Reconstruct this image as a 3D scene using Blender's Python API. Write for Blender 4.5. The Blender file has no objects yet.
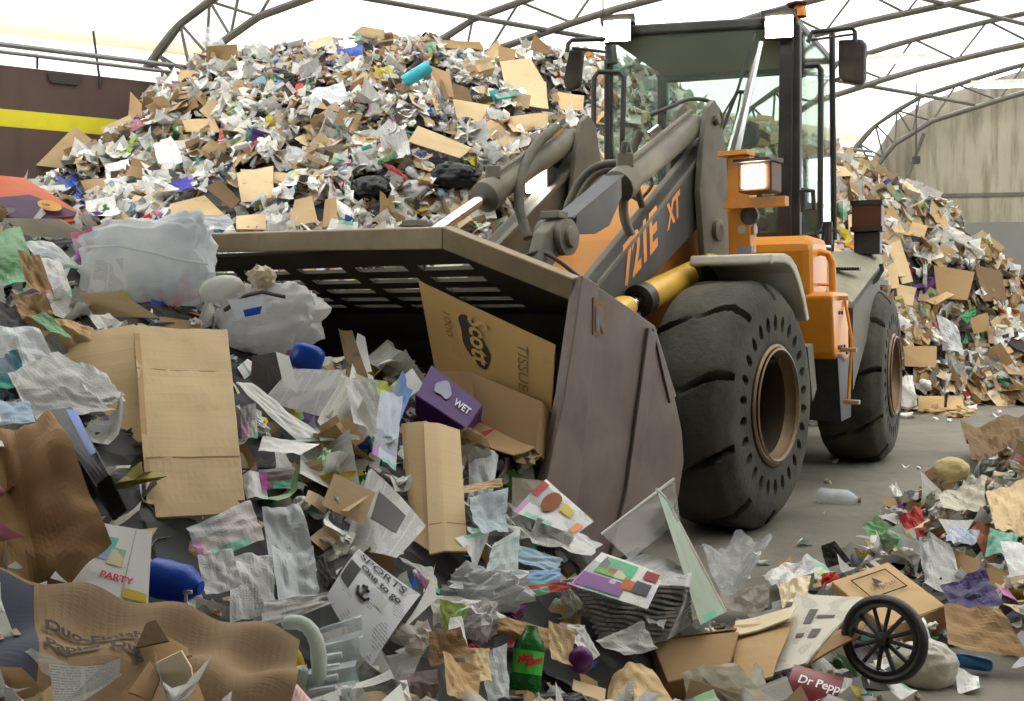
import bpy, bmesh, math, random
import numpy as np
from mathutils import Vector, Matrix, noise as mnoise

random.seed(7); RNG = np.random.default_rng(7)
scene = bpy.context.scene
COL = scene.collection

# ---------------------------------------------------------------- camera, world, sun, exposure
FPX, CAMH, HORIZON = 1062.0, 1.32, 310.0        # focal length in px, eye height, horizon row (1024x701)
cam_d = bpy.data.cameras.new('camera'); cam = bpy.data.objects.new('camera', cam_d); COL.objects.link(cam)
cam.location = (0, 0, CAMH); cam.rotation_euler = (math.pi/2, 0, 0)
cam_d.sensor_width = 36; cam_d.lens = 36*FPX/1024; cam_d.shift_y = -(350.5-HORIZON)/1024
cam_d.clip_start = .05; cam_d.clip_end = 300
scene.camera = cam
vs = scene.view_settings
vs.view_transform = 'Standard'; vs.look = 'None'; vs.gamma = 1; vs.use_curve_mapping = False
vs.exposure = 1.2
w = bpy.data.worlds.new('sky'); scene.world = w; w.use_nodes = True
bg = w.node_tree.nodes['Background']; bg.inputs[0].default_value = (.86, .93, 1, 1); bg.inputs[1].default_value = 2.3
sd = bpy.data.lights.new('sun', 'SUN'); sd.energy = 1.6; sd.angle = math.radians(3); sd.color = (1, .96, .9)
sun = bpy.data.objects.new('sun', sd); COL.objects.link(sun); sun.rotation_euler = (math.radians(-14), math.radians(18), 0)
try:
    scene.cycles.max_bounces = 7; scene.cycles.diffuse_bounces = 4; scene.cycles.transparent_max_bounces = 12
    scene.cycles.glossy_bounces = 3; scene.cycles.sample_clamp_indirect = 6; scene.cycles.use_denoising = True
except Exception: pass

def at(px, py, Y): return Vector(((px-512)*Y/FPX, Y, CAMH-(py-HORIZON)*Y/FPX))
def proj(p): return (512+FPX*p[0]/p[1], HORIZON-FPX*(p[2]-CAMH)/p[1])

# ---------------------------------------------------------------- materials
def s2l(c):
    return tuple(((x/255)/12.92 if x/255 <= .04045 else ((x/255+.055)/1.055)**2.4) for x in c[:3])
class NT:
    def __init__(s, name):
        s.m = bpy.data.materials.new(name); s.m.use_nodes = True; s.t = s.m.node_tree
        s.b = s.t.nodes['Principled BSDF']; s.out = s.t.nodes['Material Output']
    def n(s, typ, ins=None, **kw):
        nd = s.t.nodes.new(typ)
        for k, v in kw.items(): setattr(nd, k, v)
        for k, v in (ins or {}).items(): s.put(nd.inputs[k], v)
        return nd
    def put(s, sock, v):
        if isinstance(v, bpy.types.NodeSocket): s.t.links.new(v, sock)
        elif isinstance(v, bpy.types.Node): s.t.links.new(v.outputs[0], sock)
        else:
            if isinstance(v, (tuple, list)) and len(v) == 3 and len(getattr(sock, 'default_value', (0,)*3)) == 4: v = (*v, 1)
            sock.default_value = v
    def math(s, op, a, b=0.0, clamp=False):
        nd = s.n('ShaderNodeMath', {0: a, 1: b}, operation=op); nd.use_clamp = clamp; return nd.outputs[0]
    def mix(s, f, a, b, mode='MIX'):
        nd = s.n('ShaderNodeMix', data_type='RGBA', blend_type=mode)
        s.put(nd.inputs[0], f); s.put(nd.inputs[6], a); s.put(nd.inputs[7], b); return nd.outputs[2]
    def ramp(s, f, p0, p1, c0=(0,0,0), c1=(1,1,1)):
        nd = s.n('ShaderNodeValToRGB', {0: f}); e = nd.color_ramp.elements
        e[0].position = p0; e[1].position = p1; e[0].color = (*c0, 1); e[1].color = (*c1, 1); return nd.outputs[0]
    def noise(s, vec, scale, detail=3, rough=.55):
        return s.n('ShaderNodeTexNoise', {'Vector': vec, 'Scale': scale, 'Detail': detail, 'Roughness': rough}).outputs[0]
    def coord(s, which='Object'): return s.n('ShaderNodeTexCoord').outputs[which]
    def bump(s, h, strength=.3, dist=.01):
        s.put(s.b.inputs['Normal'], s.n('ShaderNodeBump', {'Height': h, 'Strength': strength, 'Distance': dist}).outputs[0])
    def fin(s, col=None, rough=None, metal=None, spec=None):
        if col is not None: s.put(s.b.inputs['Base Color'], col)
        if rough is not None: s.put(s.b.inputs['Roughness'], rough)
        if metal is not None: s.put(s.b.inputs['Metallic'], metal)
        if spec is not None: s.put(s.b.inputs['Specular IOR Level'], spec)
        return s.m
M = {}
def plain(name, c, rough=.6, metal=0, var=.18, scale=9, dirt=None, dirt_amt=0, bump=0, spec=.4):
    """painted / plain surface: colour, slight mottling, optional dust or dirt patches"""
    if name in M: return M[name]
    t = NT(name); co = t.coord(); c = s2l(c)
    nz = t.noise(co, scale, 5)
    col = t.mix(nz, tuple(x*(1-var) for x in c), tuple(min(1, x*(1+var)) for x in c))
    if dirt:
        msk = t.ramp(t.noise(co, scale*.45, 6, .65), .5-.3*dirt_amt, .72-.25*dirt_amt)
        col = t.mix(t.math('MULTIPLY', msk, dirt_amt), col, s2l(dirt))
    if bump: t.bump(t.noise(co, scale*6, 4), bump, .01)
    M[name] = t.fin(col, rough, metal, spec); return M[name]

def colour_src(t, src):
    if src == 'attr': return t.n('ShaderNodeAttribute', attribute_name='Col').outputs['Color']
    if src == 'obj': return t.n('ShaderNodeObjectInfo').outputs['Color']
    return (*s2l(src), 1)

def thin(t, col, f):
    """let some light through a thin sheet"""
    tl = t.n('ShaderNodeBsdfTranslucent', {0: col}); mx = t.n('ShaderNodeMixShader', {0: f, 1: t.b.outputs[0], 2: tl.outputs[0]})
    t.t.links.new(mx.outputs[0], t.out.inputs[0]); return mx
def printed(name, src, ink=.65, pics=.0, rough=.62, var=.1, newsy=False, spec=.3, thin_f=.25):
    """paper carrying printed text lines and picture blocks, laid out in the sheet's own uv (metres)"""
    if name in M: return M[name]
    t = NT(name); uv = t.n('ShaderNodeUVMap').outputs[0]; base = colour_src(t, src)
    sep = t.n('ShaderNodeSeparateXYZ', {0: uv}); u, v = sep.outputs[0], sep.outputs[1]
    smooth = t.noise(uv, 9, 4)
    col = t.mix(var, base, t.mix(smooth, (0.25, .25, .24), (1, 1, 1)), 'MULTIPLY')
    if pics:
        vo = t.n('ShaderNodeTexVoronoi', {'Vector': uv, 'Scale': 11.0, 'Randomness': .8}, distance='CHEBYCHEV')
        hue = t.n('ShaderNodeHueSaturation', {'Saturation': .95, 'Value': .8, 'Color': vo.outputs['Color']}).outputs[0]
        sel = t.math('GREATER_THAN', t.n('ShaderNodeTexWhiteNoise', {'Vector': vo.outputs['Position']}, noise_dimensions='3D').outputs['Value'], 1-pics)
        col = t.mix(t.math('MULTIPLY', sel, .65), col, hue)
    line = t.math('LESS_THAN', t.math('FRACT', t.math('MULTIPLY', v, 260 if newsy else 120)), .52)
    st = t.n('ShaderNodeMapping', {'Vector': uv, 'Scale': (420, 200, 1)})
    word = t.math('GREATER_THAN', t.noise(st.outputs[0], 1, 1), .44)
    st2 = t.n('ShaderNodeMapping', {'Vector': uv, 'Scale': (18, 11, 1)})
    blk = t.math('GREATER_THAN', t.noise(st2.outputs[0], 1, 0), .42 if newsy else .56)
    k = t.math('MULTIPLY', t.math('MULTIPLY', line, word), blk)
    if newsy:
        gut = t.math('GREATER_THAN', t.math('FRACT', t.math('MULTIPLY', u, 17)), .1)
        k = t.math('MULTIPLY', k, gut)
        pb = t.n('ShaderNodeTexVoronoi', {'Vector': uv, 'Scale': 9.0, 'Randomness': .7}, distance='CHEBYCHEV')
        ps = t.math('GREATER_THAN', t.n('ShaderNodeSeparateColor', {0: pb.outputs['Color']}).outputs[0], .93)
        ph = t.ramp(t.noise(uv, 45, 2), .3, .7, (.10, .10, .10), (.42, .41, .40))
        col = t.mix(ps, col, ph); k = t.math('MULTIPLY', k, t.math('SUBTRACT', 1.0, ps))
    col = t.mix(t.math('MULTIPLY', k, ink), col, (.05, .05, .055))
    t.bump(t.noise(uv, 40, 3), .12, .004)
    t.fin(col, rough, 0, spec); thin(t, col, thin_f); M[name] = t.m; return M[name]

def cardboard(name, src, var=.14):
    if name in M: return M[name]
    t = NT(name); uv = t.n('ShaderNodeUVMap').outputs[0]; base = colour_src(t, src)
    st = t.n('ShaderNodeMapping', {'Vector': uv, 'Scale': (5, 170, 1)}).outputs[0]
    flute = t.noise(st, 1, 2)
    col = t.mix(var, base, t.ramp(flute, .3, .7, (.45, .43, .4), (1, 1, 1)), 'MULTIPLY')
    blot = t.ramp(t.noise(uv, 7, 6, .65), .56, .74)
    col = t.mix(t.math('MULTIPLY', blot, .28), col, (.13, .09, .05))
    t.bump(flute, .1, .003)
    M[name] = t.fin(col, .82, 0, .2); return M[name]

def plastic(name, src, alpha=1.0, rough=.3, wrinkle=.6, trans=.3):
    if name in M: return M[name]
    t = NT(name); base = colour_src(t, src); co = t.coord()
    nz = t.noise(co, 14, 5, .6)
    t.bump(nz, wrinkle, .02)
    pc = t.mix(.3, base, t.mix(nz, (.3, .3, .3), (1, 1, 1)), 'MULTIPLY'); t.fin(pc, rough, 0, .5); sh = thin(t, pc, trans)
    if alpha < 1:
        tr = t.n('ShaderNodeBsdfTransparent', {0: (.95, .96, .96, 1)})
        fac = t.math('MULTIPLY_ADD', nz, .35, True); fac.node.inputs[2].default_value = alpha-.17
        mx = t.n('ShaderNodeMixShader', {0: fac, 1: tr.outputs[0], 2: sh.outputs[0]})
        t.t.links.new(mx.outputs[0], t.out.inputs[0])
    M[name] = t.m; return M[name]

def glass(name, tint, refl=.08, haze=0.0, ior=1.45):
    if name in M: return M[name]
    t = NT(name)
    tr = t.n('ShaderNodeBsdfTransparent', {0: (*tint, 1)}); gl = t.n('ShaderNodeBsdfGlossy', {'Color': (.9, .95, .93, 1), 'Roughness': .04})
    fr = t.math('MULTIPLY', t.math('POWER', t.n('ShaderNodeLayerWeight', {0: .5}).outputs['Facing'], 4.0), (ior-1)*1.2)      # Schlick-like, same from both sides of a pane
    mx = t.n('ShaderNodeMixShader', {0: t.math('ADD', fr, refl, True), 1: tr.outputs[0], 2: gl.outputs[0]})
    last = mx
    if haze:
        t.put(t.b.inputs['Base Color'], (.45, .5, .44)); t.b.inputs['Roughness'].default_value = .9
        nz = t.noise(t.coord(), 3, 6, .7)
        last = t.n('ShaderNodeMixShader', {0: t.math('MULTIPLY', nz, haze), 1: mx.outputs[0], 2: t.b.outputs[0]})
    t.t.links.new(last.outputs[0], t.out.inputs[0]); M[name] = t.m; return t.m

def emit(name, c, strength):
    t = NT(name); t.put(t.b.inputs['Base Color'], (.9, .9, .9)); t.put(t.b.inputs['Emission Color'], s2l(c)); t.b.inputs['Emission Strength'].default_value = strength
    M[name] = t.m; return t.m

# ---------------------------------------------------------------- mesh helpers
WL = {}                                             # world location of every object built (no rotations on parents)
def tag(o, label=None, cat=None, group=None, kind=None):
    if label: o['label'] = label
    if cat: o['category'] = cat
    if group: o['group'] = group
    if kind: o['kind'] = kind
    return o
def empty(name, loc):
    o = bpy.data.objects.new(name, None); COL.objects.link(o); o.location = loc; o.empty_display_size = .2
    WL[o.name] = Vector(loc); return o
def link_mesh(name, me, parent, origin):
    o = bpy.data.objects.new(name, me); COL.objects.link(o); origin = Vector(origin)
    if parent is not None: o.parent = parent; o.location = origin-WL[parent.name]
    else: o.location = origin
    WL[o.name] = origin; return o

class MB:
    def __init__(s): s.v = []; s.f = []; s.uv = None
    def add(s, vs_, fs):
        k = len(s.v); s.v += [Vector(p) for p in vs_]; s.f += [tuple(i+k for i in f) for f in fs]; return s
    def box(s, c, h, fr=lambda *p: Vector(p), rot=None):
        vs_ = []
        for dz in (-1, 1):
            for dx, dy in ((-1,-1), (1,-1), (1,1), (-1,1)):
                d = Vector((dx*h[0], dy*h[1], dz*h[2]))
                if rot is not None: d = rot @ d
                vs_.append(fr(c[0]+d[0], c[1]+d[1], c[2]+d[2]))
        return s.add(vs_, [(3,2,1,0), (4,5,6,7), (0,1,5,4), (1,2,6,5), (2,3,7,6), (3,0,4,7)])
    def prism(s, poly, v0, v1, fr):
        n = len(poly); vs_ = [fr(u, v0, z) for u, z in poly]+[fr(u, v1, z) for u, z in poly]
        return s.add(vs_, [tuple(range(n))[::-1], tuple(range(n, 2*n))]+[(i, (i+1) % n, n+(i+1) % n, n+i) for i in range(n)])
    def loft(s, A, B, cap=True):
        n = len(A); return s.add(list(A)+list(B), [(i, (i+1) % n, n+(i+1) % n, n+i) for i in range(n)]+([tuple(range(n))[::-1], tuple(range(n, 2*n))] if cap else []))
    def tube(s, pts, r, n=8, r2=None):
        pts = [Vector(p) for p in pts]; rings = []; up = Vector((0, 0, 1)); prev = None
        for i, p in enumerate(pts):
            d = (pts[min(i+1, len(pts)-1)]-pts[max(i-1, 0)]).normalized()
            a = d.cross(up if abs(d.z) < .95 else Vector((1, 0, 0))) if prev is None else prev-d*prev.dot(d)
            a.normalize(); prev = a; b = d.cross(a)
            rr = r if r2 is None else r+(r2-r)*i/(len(pts)-1)
            rings.append([p+(a*math.cos(2*math.pi*k/n)+b*math.sin(2*math.pi*k/n))*rr for k in range(n)])
        vs_ = [q for rg in rings for q in rg]; m = len(rings)
        fs = [(i*n+k, i*n+(k+1) % n, (i+1)*n+(k+1) % n, (i+1)*n+k) for i in range(m-1) for k in range(n)]
        fs += [tuple(range(n))[::-1], tuple(range((m-1)*n, m*n))]
        return s.add(vs_, fs)
    def lathe(s, prof, o, ax, n=24, caps=True, xdir=None):
        ax = Vector(ax).normalized(); a = Vector(xdir) if xdir else ax.cross(Vector((0, 0, 1)) if abs(ax.z) < .9 else Vector((1, 0, 0))); a.normalize(); b = ax.cross(a); o = Vector(o)
        vs_ = [o+ax*h+(a*math.cos(2*math.pi*k/n)+b*math.sin(2*math.pi*k/n))*r for r, h in prof for k in range(n)]
        m = len(prof); fs = [(i*n+k, i*n+(k+1) % n, (i+1)*n+(k+1) % n, (i+1)*n+k) for i in range(m-1) for k in range(n)]
        if caps: fs += [tuple(range(n))[::-1], tuple(range((m-1)*n, m*n))]
        return s.add(vs_, fs)
    def build(s, name, mat, parent=None, smooth=False, bevel=0, origin=None, subsurf=0, solid=0):
        if origin is None:
            if parent is not None: origin = sum(s.v, Vector())/len(s.v)
            else:
                origin = sum(s.v, Vector())/len(s.v); origin.z = min(p.z for p in s.v)
        me = bpy.data.meshes.new(name); me.from_pydata([p-Vector(origin) for p in s.v], [], s.f)
        bm = bmesh.new(); bm.from_mesh(me); bmesh.ops.recalc_face_normals(bm, faces=bm.faces); bm.to_mesh(me); bm.free()
        if s.uv is not None:
            ul = me.uv_layers.new(name='UVMap')
            for lp in me.loops: ul.data[lp.index].uv = s.uv[lp.vertex_index]
        me.materials.append(mat)
        if smooth:
            me.polygons.foreach_set('use_smooth', [True]*len(me.polygons))
            try: me.set_sharp_from_angle(angle=math.radians(38))
            except Exception: pass
        o = link_mesh(name, me, parent, origin)
        if solid: md = o.modifiers.new('solid', 'SOLIDIFY'); md.thickness = solid; md.offset = 0
        if bevel: md = o.modifiers.new('bevel', 'BEVEL'); md.width = bevel; md.segments = 2; md.limit_method = 'ANGLE'
        if subsurf: md = o.modifiers.new('sub', 'SUBSURF'); md.levels = subsurf; md.render_levels = subsurf
        return o

def text_pts(s, size=1.0, bold=0.0):
    """flat lettering as (verts2d, faces), left aligned at the origin"""
    cu = bpy.data.curves.new('lettering', 'FONT'); cu.body = s; cu.size = size; cu.offset = bold; cu.resolution_u = 3
    o = bpy.data.objects.new('lettering', cu); COL.objects.link(o)
    me = o.to_mesh(); vs_ = [(v.co.x, v.co.y) for v in me.vertices]; fs = [tuple(p.vertices) for p in me.polygons]
    o.to_mesh_clear(); bpy.data.objects.remove(o); bpy.data.curves.remove(cu)
    return vs_, fs
def lettering(name, s, size, fmap, mat, parent, bold=0.0, stretch=1.0, label=None):
    vs_, fs = text_pts(s, size, bold); b = MB(); b.add([fmap(x*stretch, y) for x, y in vs_], fs)
    o = b.build(name, mat, parent)
    if label: o['label'] = label
    return o

def folds(seed, n=5, amp=.05, rip=.0):
    """a folded-paper relief over (s,t) in 0..1: sum of straight sharp creases"""
    r = random.Random(seed); L = []
    for _ in range(n):
        a = r.uniform(0, math.pi); L.append((math.cos(a), math.sin(a), r.uniform(.15, .85), r.uniform(-1, 1)*amp))
    ph = (r.uniform(0, 9), r.uniform(0, 9))
    def h(s, t):
        z = 0
        for cx, cy, o, am in L: z += am*abs(cx*(s-.5)+cy*(t-.5)-(o-.5)*.9)
        if rip: z += rip*mnoise.noise((s*5+ph[0], t*5+ph[1], .3))
        return z
    return h
SHEET_MASK = np.zeros((701, 1024), bool); FAR_MASK = SHEET_MASK.copy(); MASK = [SHEET_MASK]      # where hand-placed pieces lie, near and far
def mark(quad, grow=0):
    q = [(p[0], p[1]) for p in quad]; cx = sum(p[0] for p in q)/len(q); cy = sum(p[1] for p in q)/len(q)
    q = [(cx+(x-cx)*(1+grow), cy+(y-cy)*(1+grow)) for x, y in q]
    x0, x1 = int(max(0, min(p[0] for p in q))), int(min(1023, max(p[0] for p in q)))
    y0, y1 = int(max(0, min(p[1] for p in q))), int(min(700, max(p[1] for p in q)))
    if x1 <= x0 or y1 <= y0: return
    X, Y = np.meshgrid(np.arange(x0, x1+1), np.arange(y0, y1+1)); ins = np.zeros(X.shape, bool)
    for (ax, ay), (bx, by) in zip(q, q[1:]+q[:1]):
        c = ((ay > Y) != (by > Y)) & (X < (bx-ax)*(Y-ay)/((by-ay) if by != ay else 1e-9)+ax); ins ^= c
    MASK[0][y0:y1+1, x0:x1+1] |= ins

def sheet(name, C, mat, nu=12, nv=12, relief=None, parent=None, thick=0, smooth=False, label=None, cat=None, group=None, cut=None, uvs=1.0):
    """a sheet spanned by 4 world corners (top-left, top-right, bottom-right, bottom-left) with a folded relief.
    Returns the object and its surface function P(s, t, lift)."""
    C = [Vector(c) for c in C]; wdt = ((C[1]-C[0]).length+(C[2]-C[3]).length)/2; hgt = ((C[3]-C[0]).length+(C[2]-C[1]).length)/2
    nrm = (C[3]-C[0]).cross(C[1]-C[0]).normalized(); view = (sum(C, Vector())/4-Vector((0, 0, CAMH)))
    if nrm.dot(view) > 0: nrm = -nrm
    h = relief or (lambda s_, t_: 0)
    def P(s_, t_, lift=0):
        p = C[0]*(1-s_)*(1-t_)+C[1]*s_*(1-t_)+C[2]*s_*t_+C[3]*(1-s_)*t_
        return p+nrm*(h(s_, t_)+lift)
    b = MB(); b.uv = []
    for j in range(nv+1):
        for i in range(nu+1):
            b.v.append(P(i/nu, j/nv)); b.uv.append((i/nu*wdt*uvs, (1-j/nv)*hgt*uvs))
    for j in range(nv):
        for i in range(nu):
            if cut and cut((i+.5)/nu, (j+.5)/nv): continue
            k = j*(nu+1)+i; b.f.append((k, k+nu+1, k+nu+2, k+1))
    o = b.build(name, mat, parent, smooth=smooth, solid=thick)
    tag(o, label, cat, group); P.w = wdt; P.h = hgt; P.n = nrm
    return o, P
def page_text(name, s, P, s0, t0, size_m, mat, parent, bold=.0, lift=.003, stretch=1.0):
    """lettering that follows a sheet: (s0,t0) is where the baseline starts, size in metres"""
    return lettering(name, s, size_m, lambda x, y: P(s0+x/P.w, t0-y/P.h, lift), mat, parent, bold, stretch)
def page_rect(name, P, s0, s1, t0, t1, mat, parent, lift=.002, n=6):
    b = MB(); b.uv = []
    for j in range(n+1):
        for i in range(n+1):
            s_, t_ = s0+(s1-s0)*i/n, t0+(t1-t0)*j/n; b.v.append(P(s_, t_, lift)); b.uv.append((s_*P.w, -t_*P.h))
    b.f = [(j*(n+1)+i, (j+1)*(n+1)+i, (j+1)*(n+1)+i+1, j*(n+1)+i+1) for j in range(n) for i in range(n)]
    return b.build(name, mat, parent)
# ---------------------------------------------------------------- the hall
A_DIR = Vector((.84, .543, 0)).normalized()      # along the back wall, away to the right
E_DIR = Vector((.985, -.17, 0)).normalized()     # across the hall, towards the viewer's side
W0 = Vector((-5.6, 11.6, 0)); T_END = 14.5
def hall(t, q, z): return W0+A_DIR*t+E_DIR*q+Vector((0, 0, z))
def wall_frame(t, q, z): return W0+A_DIR*t+Vector((A_DIR.y, -A_DIR.x, 0))*q+Vector((0, 0, z))
SPAN = 27.0
PROF = [(0, 3.55), (.12, 3.95), (.45, 4.35), (1.1, 4.75), (2.6, 5.2), (4, 5.5), (5.7, 5.8), (9, 6.2), (13.5, 6.4)]
def lower(q):
    q = min(q, SPAN-q)
    for (a, za), (b, zb) in zip(PROF, PROF[1:]):
        if q <= b: return za+(zb-za)*max(0, q-a)/(b-a)
    return PROF[-1][1]
def norm2(q):
    d = .25; a, b = lower(max(0, q-d)), lower(min(SPAN, q+d)); dx = min(SPAN, q+d)-max(0, q-d); l = math.hypot(dx, b-a)
    return -(b-a)/l, dx/l

# concrete floor
t = NT('floor_concrete'); co = t.coord()
base = t.mix(t.ramp(t.noise(co, .9, 6, .6), .35, .7), s2l((104, 99, 88)), s2l((126, 120, 108)))
base = t.mix(t.math('MULTIPLY', t.ramp(t.noise(co, 3.2, 8, .7), .5, .66), .6), base, s2l((88, 82, 71)))
st = t.n('ShaderNodeMapping', {'Vector': co, 'Rotation': (0, 0, .55), 'Scale': (9, 1.1, 1)}).outputs[0]
base = t.mix(t.math('MULTIPLY', t.ramp(t.noise(st, 1.3, 5, .65), .55, .75), .3), base, s2l((90, 84, 74)))
spk = t.ramp(t.noise(co, 60, 2), .68, .74); base = t.mix(t.math('MULTIPLY', spk, .5), base, s2l((205, 200, 188)))
t.bump(t.noise(co, 25, 6), .25, .01); t.fin(base, .75, 0, .35)
b = MB(); b.add([(-30, -14, 0), (40, -14, 0), (40, 30, 0), (-30, 30, 0)], [(0, 1, 2, 3)])
tag(b.build('floor', t.m, origin=(0, 0, 0)), 'worn grey concrete floor of the waste hall', kind='structure')

# back push wall, brown with a yellow stripe
t = NT('wall_brown'); co = t.coord()
c = t.mix(t.noise(co, 1.4, 6, .6), s2l((78, 62, 56)), s2l((104, 84, 76)))
stv = t.n('ShaderNodeMapping', {'Vector': co, 'Scale': (2.5, 2.5, .3)}).outputs[0]
c = t.mix(t.math('MULTIPLY', t.ramp(t.noise(stv, 2, 5), .5, .8), .35), c, s2l((56, 45, 42)))
t.bump(t.noise(co, 9, 5), .2, .01); t.fin(c, .8, 0, .25); brown = t.m
wall = MB()
wall.prism([(-14, 0), (T_END+.3, 0), (T_END+.3, 4.0), (-14, 4.0)], 0, -.3, wall_frame)
wb = tag(wall.build('wall_back', brown), 'brown push wall behind the tall waste pile', kind='structure')
b = MB(); b.prism([(-14, 3.33), (T_END, 3.33), (T_END, 3.52), (-14, 3.52)], .004, 0, wall_frame)
b.build('stripe', plain('stripe_yellow', (222, 208, 32), .6, var=.12, scale=3, dirt=(150, 135, 60), dirt_amt=.3), wb)['label'] = 'bright yellow painted stripe'
b = MB(); b.prism([(.52, 3.86), (.80, 3.86), (.82, 3.97), (.48, 3.97)], .03, 0, wall_frame)
b.build('patch_plate', plain('dark_metal', (52, 48, 44), .6), wb)

# end wall on the right
t = NT('wall_end'); co = t.coord(); z = t.n('ShaderNodeSeparateXYZ', {0: co}).outputs[2]
stv = t.n('ShaderNodeMapping', {'Vector': co, 'Scale': (3.5, 3.5, .35)}).outputs[0]
up = t.mix(t.noise(co, 1.1, 6), s2l((146, 137, 118)), s2l((174, 166, 148)))
up = t.mix(t.math('MULTIPLY', t.ramp(t.noise(stv, 1.7, 6, .65), .47, .7), .75), up, s2l((96, 86, 70)))
lo = t.mix(t.noise(co, 1.5, 5), s2l((116, 113, 109)), s2l((138, 135, 131)))
t.fin(t.mix(t.math('LESS_THAN', z, 2.92), up, lo), .85, 0, .2); endm = t.m
def end_frame(q, d, z): return hall(T_END, q, z)+Vector((E_DIR.y, -E_DIR.x, 0))*(-d)
b = MB(); pr = [(q/2, lower(q/2)+.45) for q in range(0, int(SPAN*2)+1)]
ef = lambda q, d, z: end_frame(q, -d, z)
D0, D1, DZ = 3.3, 10.0, 4.4                                   # big doorway right of the view, daylight comes in through it
b.prism([(0, 0), (D0, 0), (D0, lower(D0)+.45)]+[p for p in pr[::-1] if p[0] < D0], -.25, -.5, ef)
b.prism([(D0, DZ), (D1, DZ), (D1, lower(D1)+.45)]+[p for p in pr[::-1] if D0 < p[0] < D1]+[(D0, lower(D0)+.45)], -.25, -.5, ef)
b.prism([(D1, 0), (SPAN, 0)]+[p for p in pr[::-1] if p[0] > D1]+[(D1, lower(D1)+.45)], -.25, -.5, ef)
we = tag(b.build('wall_end', endm, origin=hall(T_END, 0, 0)), 'stained beige end wall with a grey lower band', kind='structure')
b = MB(); b.box((1.6, -.28, 3.42), (1.6, .05, .035), lambda q, d, z: end_frame(q, -d, z)); b.build('rail', plain('truss_steel', (92, 89, 83), .55, .3, dirt=(132, 124, 108), dirt_amt=.3), we)

# unseen side wall and gable behind the viewer, added to block sky light
conc = plain('wall_concrete', (120, 114, 104), .85, var=.15, scale=1.2)
b = MB(); b.add([hall(-24, SPAN, 0), hall(T_END, SPAN, 0), hall(T_END, SPAN, 4.6), hall(-24, SPAN, 4.6)], [(0, 1, 2, 3)]); tag(b.build('wall_front', conc, solid=.3), 'unseen concrete side wall added behind the viewer to block sky light', kind='structure')
b = MB(); b.add([hall(-24, SPAN*.62, 0), hall(-24, SPAN, 0), hall(-24, SPAN, 6.8), hall(-24, SPAN*.62, 6.8)], [(0, 1, 2, 3)]); tag(b.build('wall_left', conc, solid=.3), 'unseen concrete gable wall added beside the entrance to block sky light', kind='structure')
# fabric skin of the roof
def fabric(name, c, dirt):
    t = NT(name); co = t.coord(); st = t.n('ShaderNodeMapping', {'Vector': co, 'Scale': (.5, .5, .5)}).outputs[0]
    col = t.mix(t.ramp(t.noise(st, 2.2, 6, .6), .38, .8), s2l(c), s2l(dirt))
    d = t.n('ShaderNodeBsdfDiffuse', {0: col}); tr = t.n('ShaderNodeBsdfTranslucent', {0: col})
    mx = t.n('ShaderNodeMixShader', {0: .55, 1: d.outputs[0], 2: tr.outputs[0]}); t.t.links.new(mx.outputs[0], t.out.inputs[0])
    M[name] = t.m; return t.m
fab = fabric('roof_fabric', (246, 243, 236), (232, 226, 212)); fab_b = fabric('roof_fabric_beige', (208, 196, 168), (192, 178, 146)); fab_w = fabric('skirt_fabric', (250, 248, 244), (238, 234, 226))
BAY = 3.15; TR = [T_END-.05-BAY*k for k in range(0, 7)]
def skin(t_, q):
    nx, nz = norm2(q); ph = ((t_-TR[0])/BAY) % 1.0
    off = .52-.07*math.sin(math.pi*ph); return hall(t_, q+nx*off, lower(q)+nz*off)
def skin_strip(name, qs, mat, label, t0=-11.0, t1=T_END, nt=57):
    b = MB(); ts = [t0+(t1-t0)*i/(nt-1) for i in range(nt)]
    for t_ in ts:
        for q in qs: b.v.append(skin(t_, q))
    k = len(qs); b.f = [(i*k+j, (i+1)*k+j, (i+1)*k+j+1, i*k+j+1) for i in range(nt-1) for j in range(k-1)]
    return tag(b.build(name, mat, smooth=True), label, kind='structure')
skin_strip('ceiling', [.36+(SPAN-.9-.36)*i/60 for i in range(61)], fab, 'white translucent fabric roof stretched over the trusses')
skin_strip('trim_9', [.2+(SPAN-.4)*i/30 for i in range(31)], plain('sheet_metal', (150, 148, 144), .6, .2, var=.1), 'unseen solid roof over the near bays, added to darken the foreground', -24, -11.0, 30)  # opaque roof added out of view to keep daylight off the foreground
skin_strip('trim_1', [.26, .31, .36], fab_b, 'beige fabric band along the eaves')
b = MB(); b.add([wall_frame(-10, -.25, 4.0), wall_frame(T_END, -.25, 4.0), wall_frame(T_END, -.2, 4.55), wall_frame(-10, -.2, 4.55)], [(0, 1, 2, 3)])
tag(b.build('trim_2', fab_w), 'white fabric skirt between wall top and eaves rail', kind='structure')
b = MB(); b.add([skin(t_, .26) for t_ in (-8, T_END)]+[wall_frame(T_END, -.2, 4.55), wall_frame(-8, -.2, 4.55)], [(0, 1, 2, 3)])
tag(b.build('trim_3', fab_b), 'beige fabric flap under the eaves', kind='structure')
steel = M['truss_steel']
for k, (q, z, r) in enumerate(((.12, 4.22, .03), (.16, 4.13, .022))):
    b = MB(); b.tube([wall_frame(-9, q-.1, z), wall_frame(T_END, q-.1, z)], r, 8)
    tag(b.build('trim_%d' % (4+k), plain('rail_steel', (128, 126, 122), .5, .5), smooth=True), ('upper' if k == 0 else 'lower')+' steel eaves rail above the brown wall', kind='structure')
for t_ in (1.05, .38):
    b = MB(); b.tube([wall_frame(t_, .02, 3.86 if t_ > 1 else 4.0), wall_frame(t_-(.08 if t_ > 1 else 0), .02, 4.5 if t_ > 1 else 4.13)], .014, 6)
    tag(b.build('rail_hanger', M['dark_metal']), 'thin upright rod holding the eaves rail' if t_ > 1 else 'short hanger strap under the eaves rail', 'rod')

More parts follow.
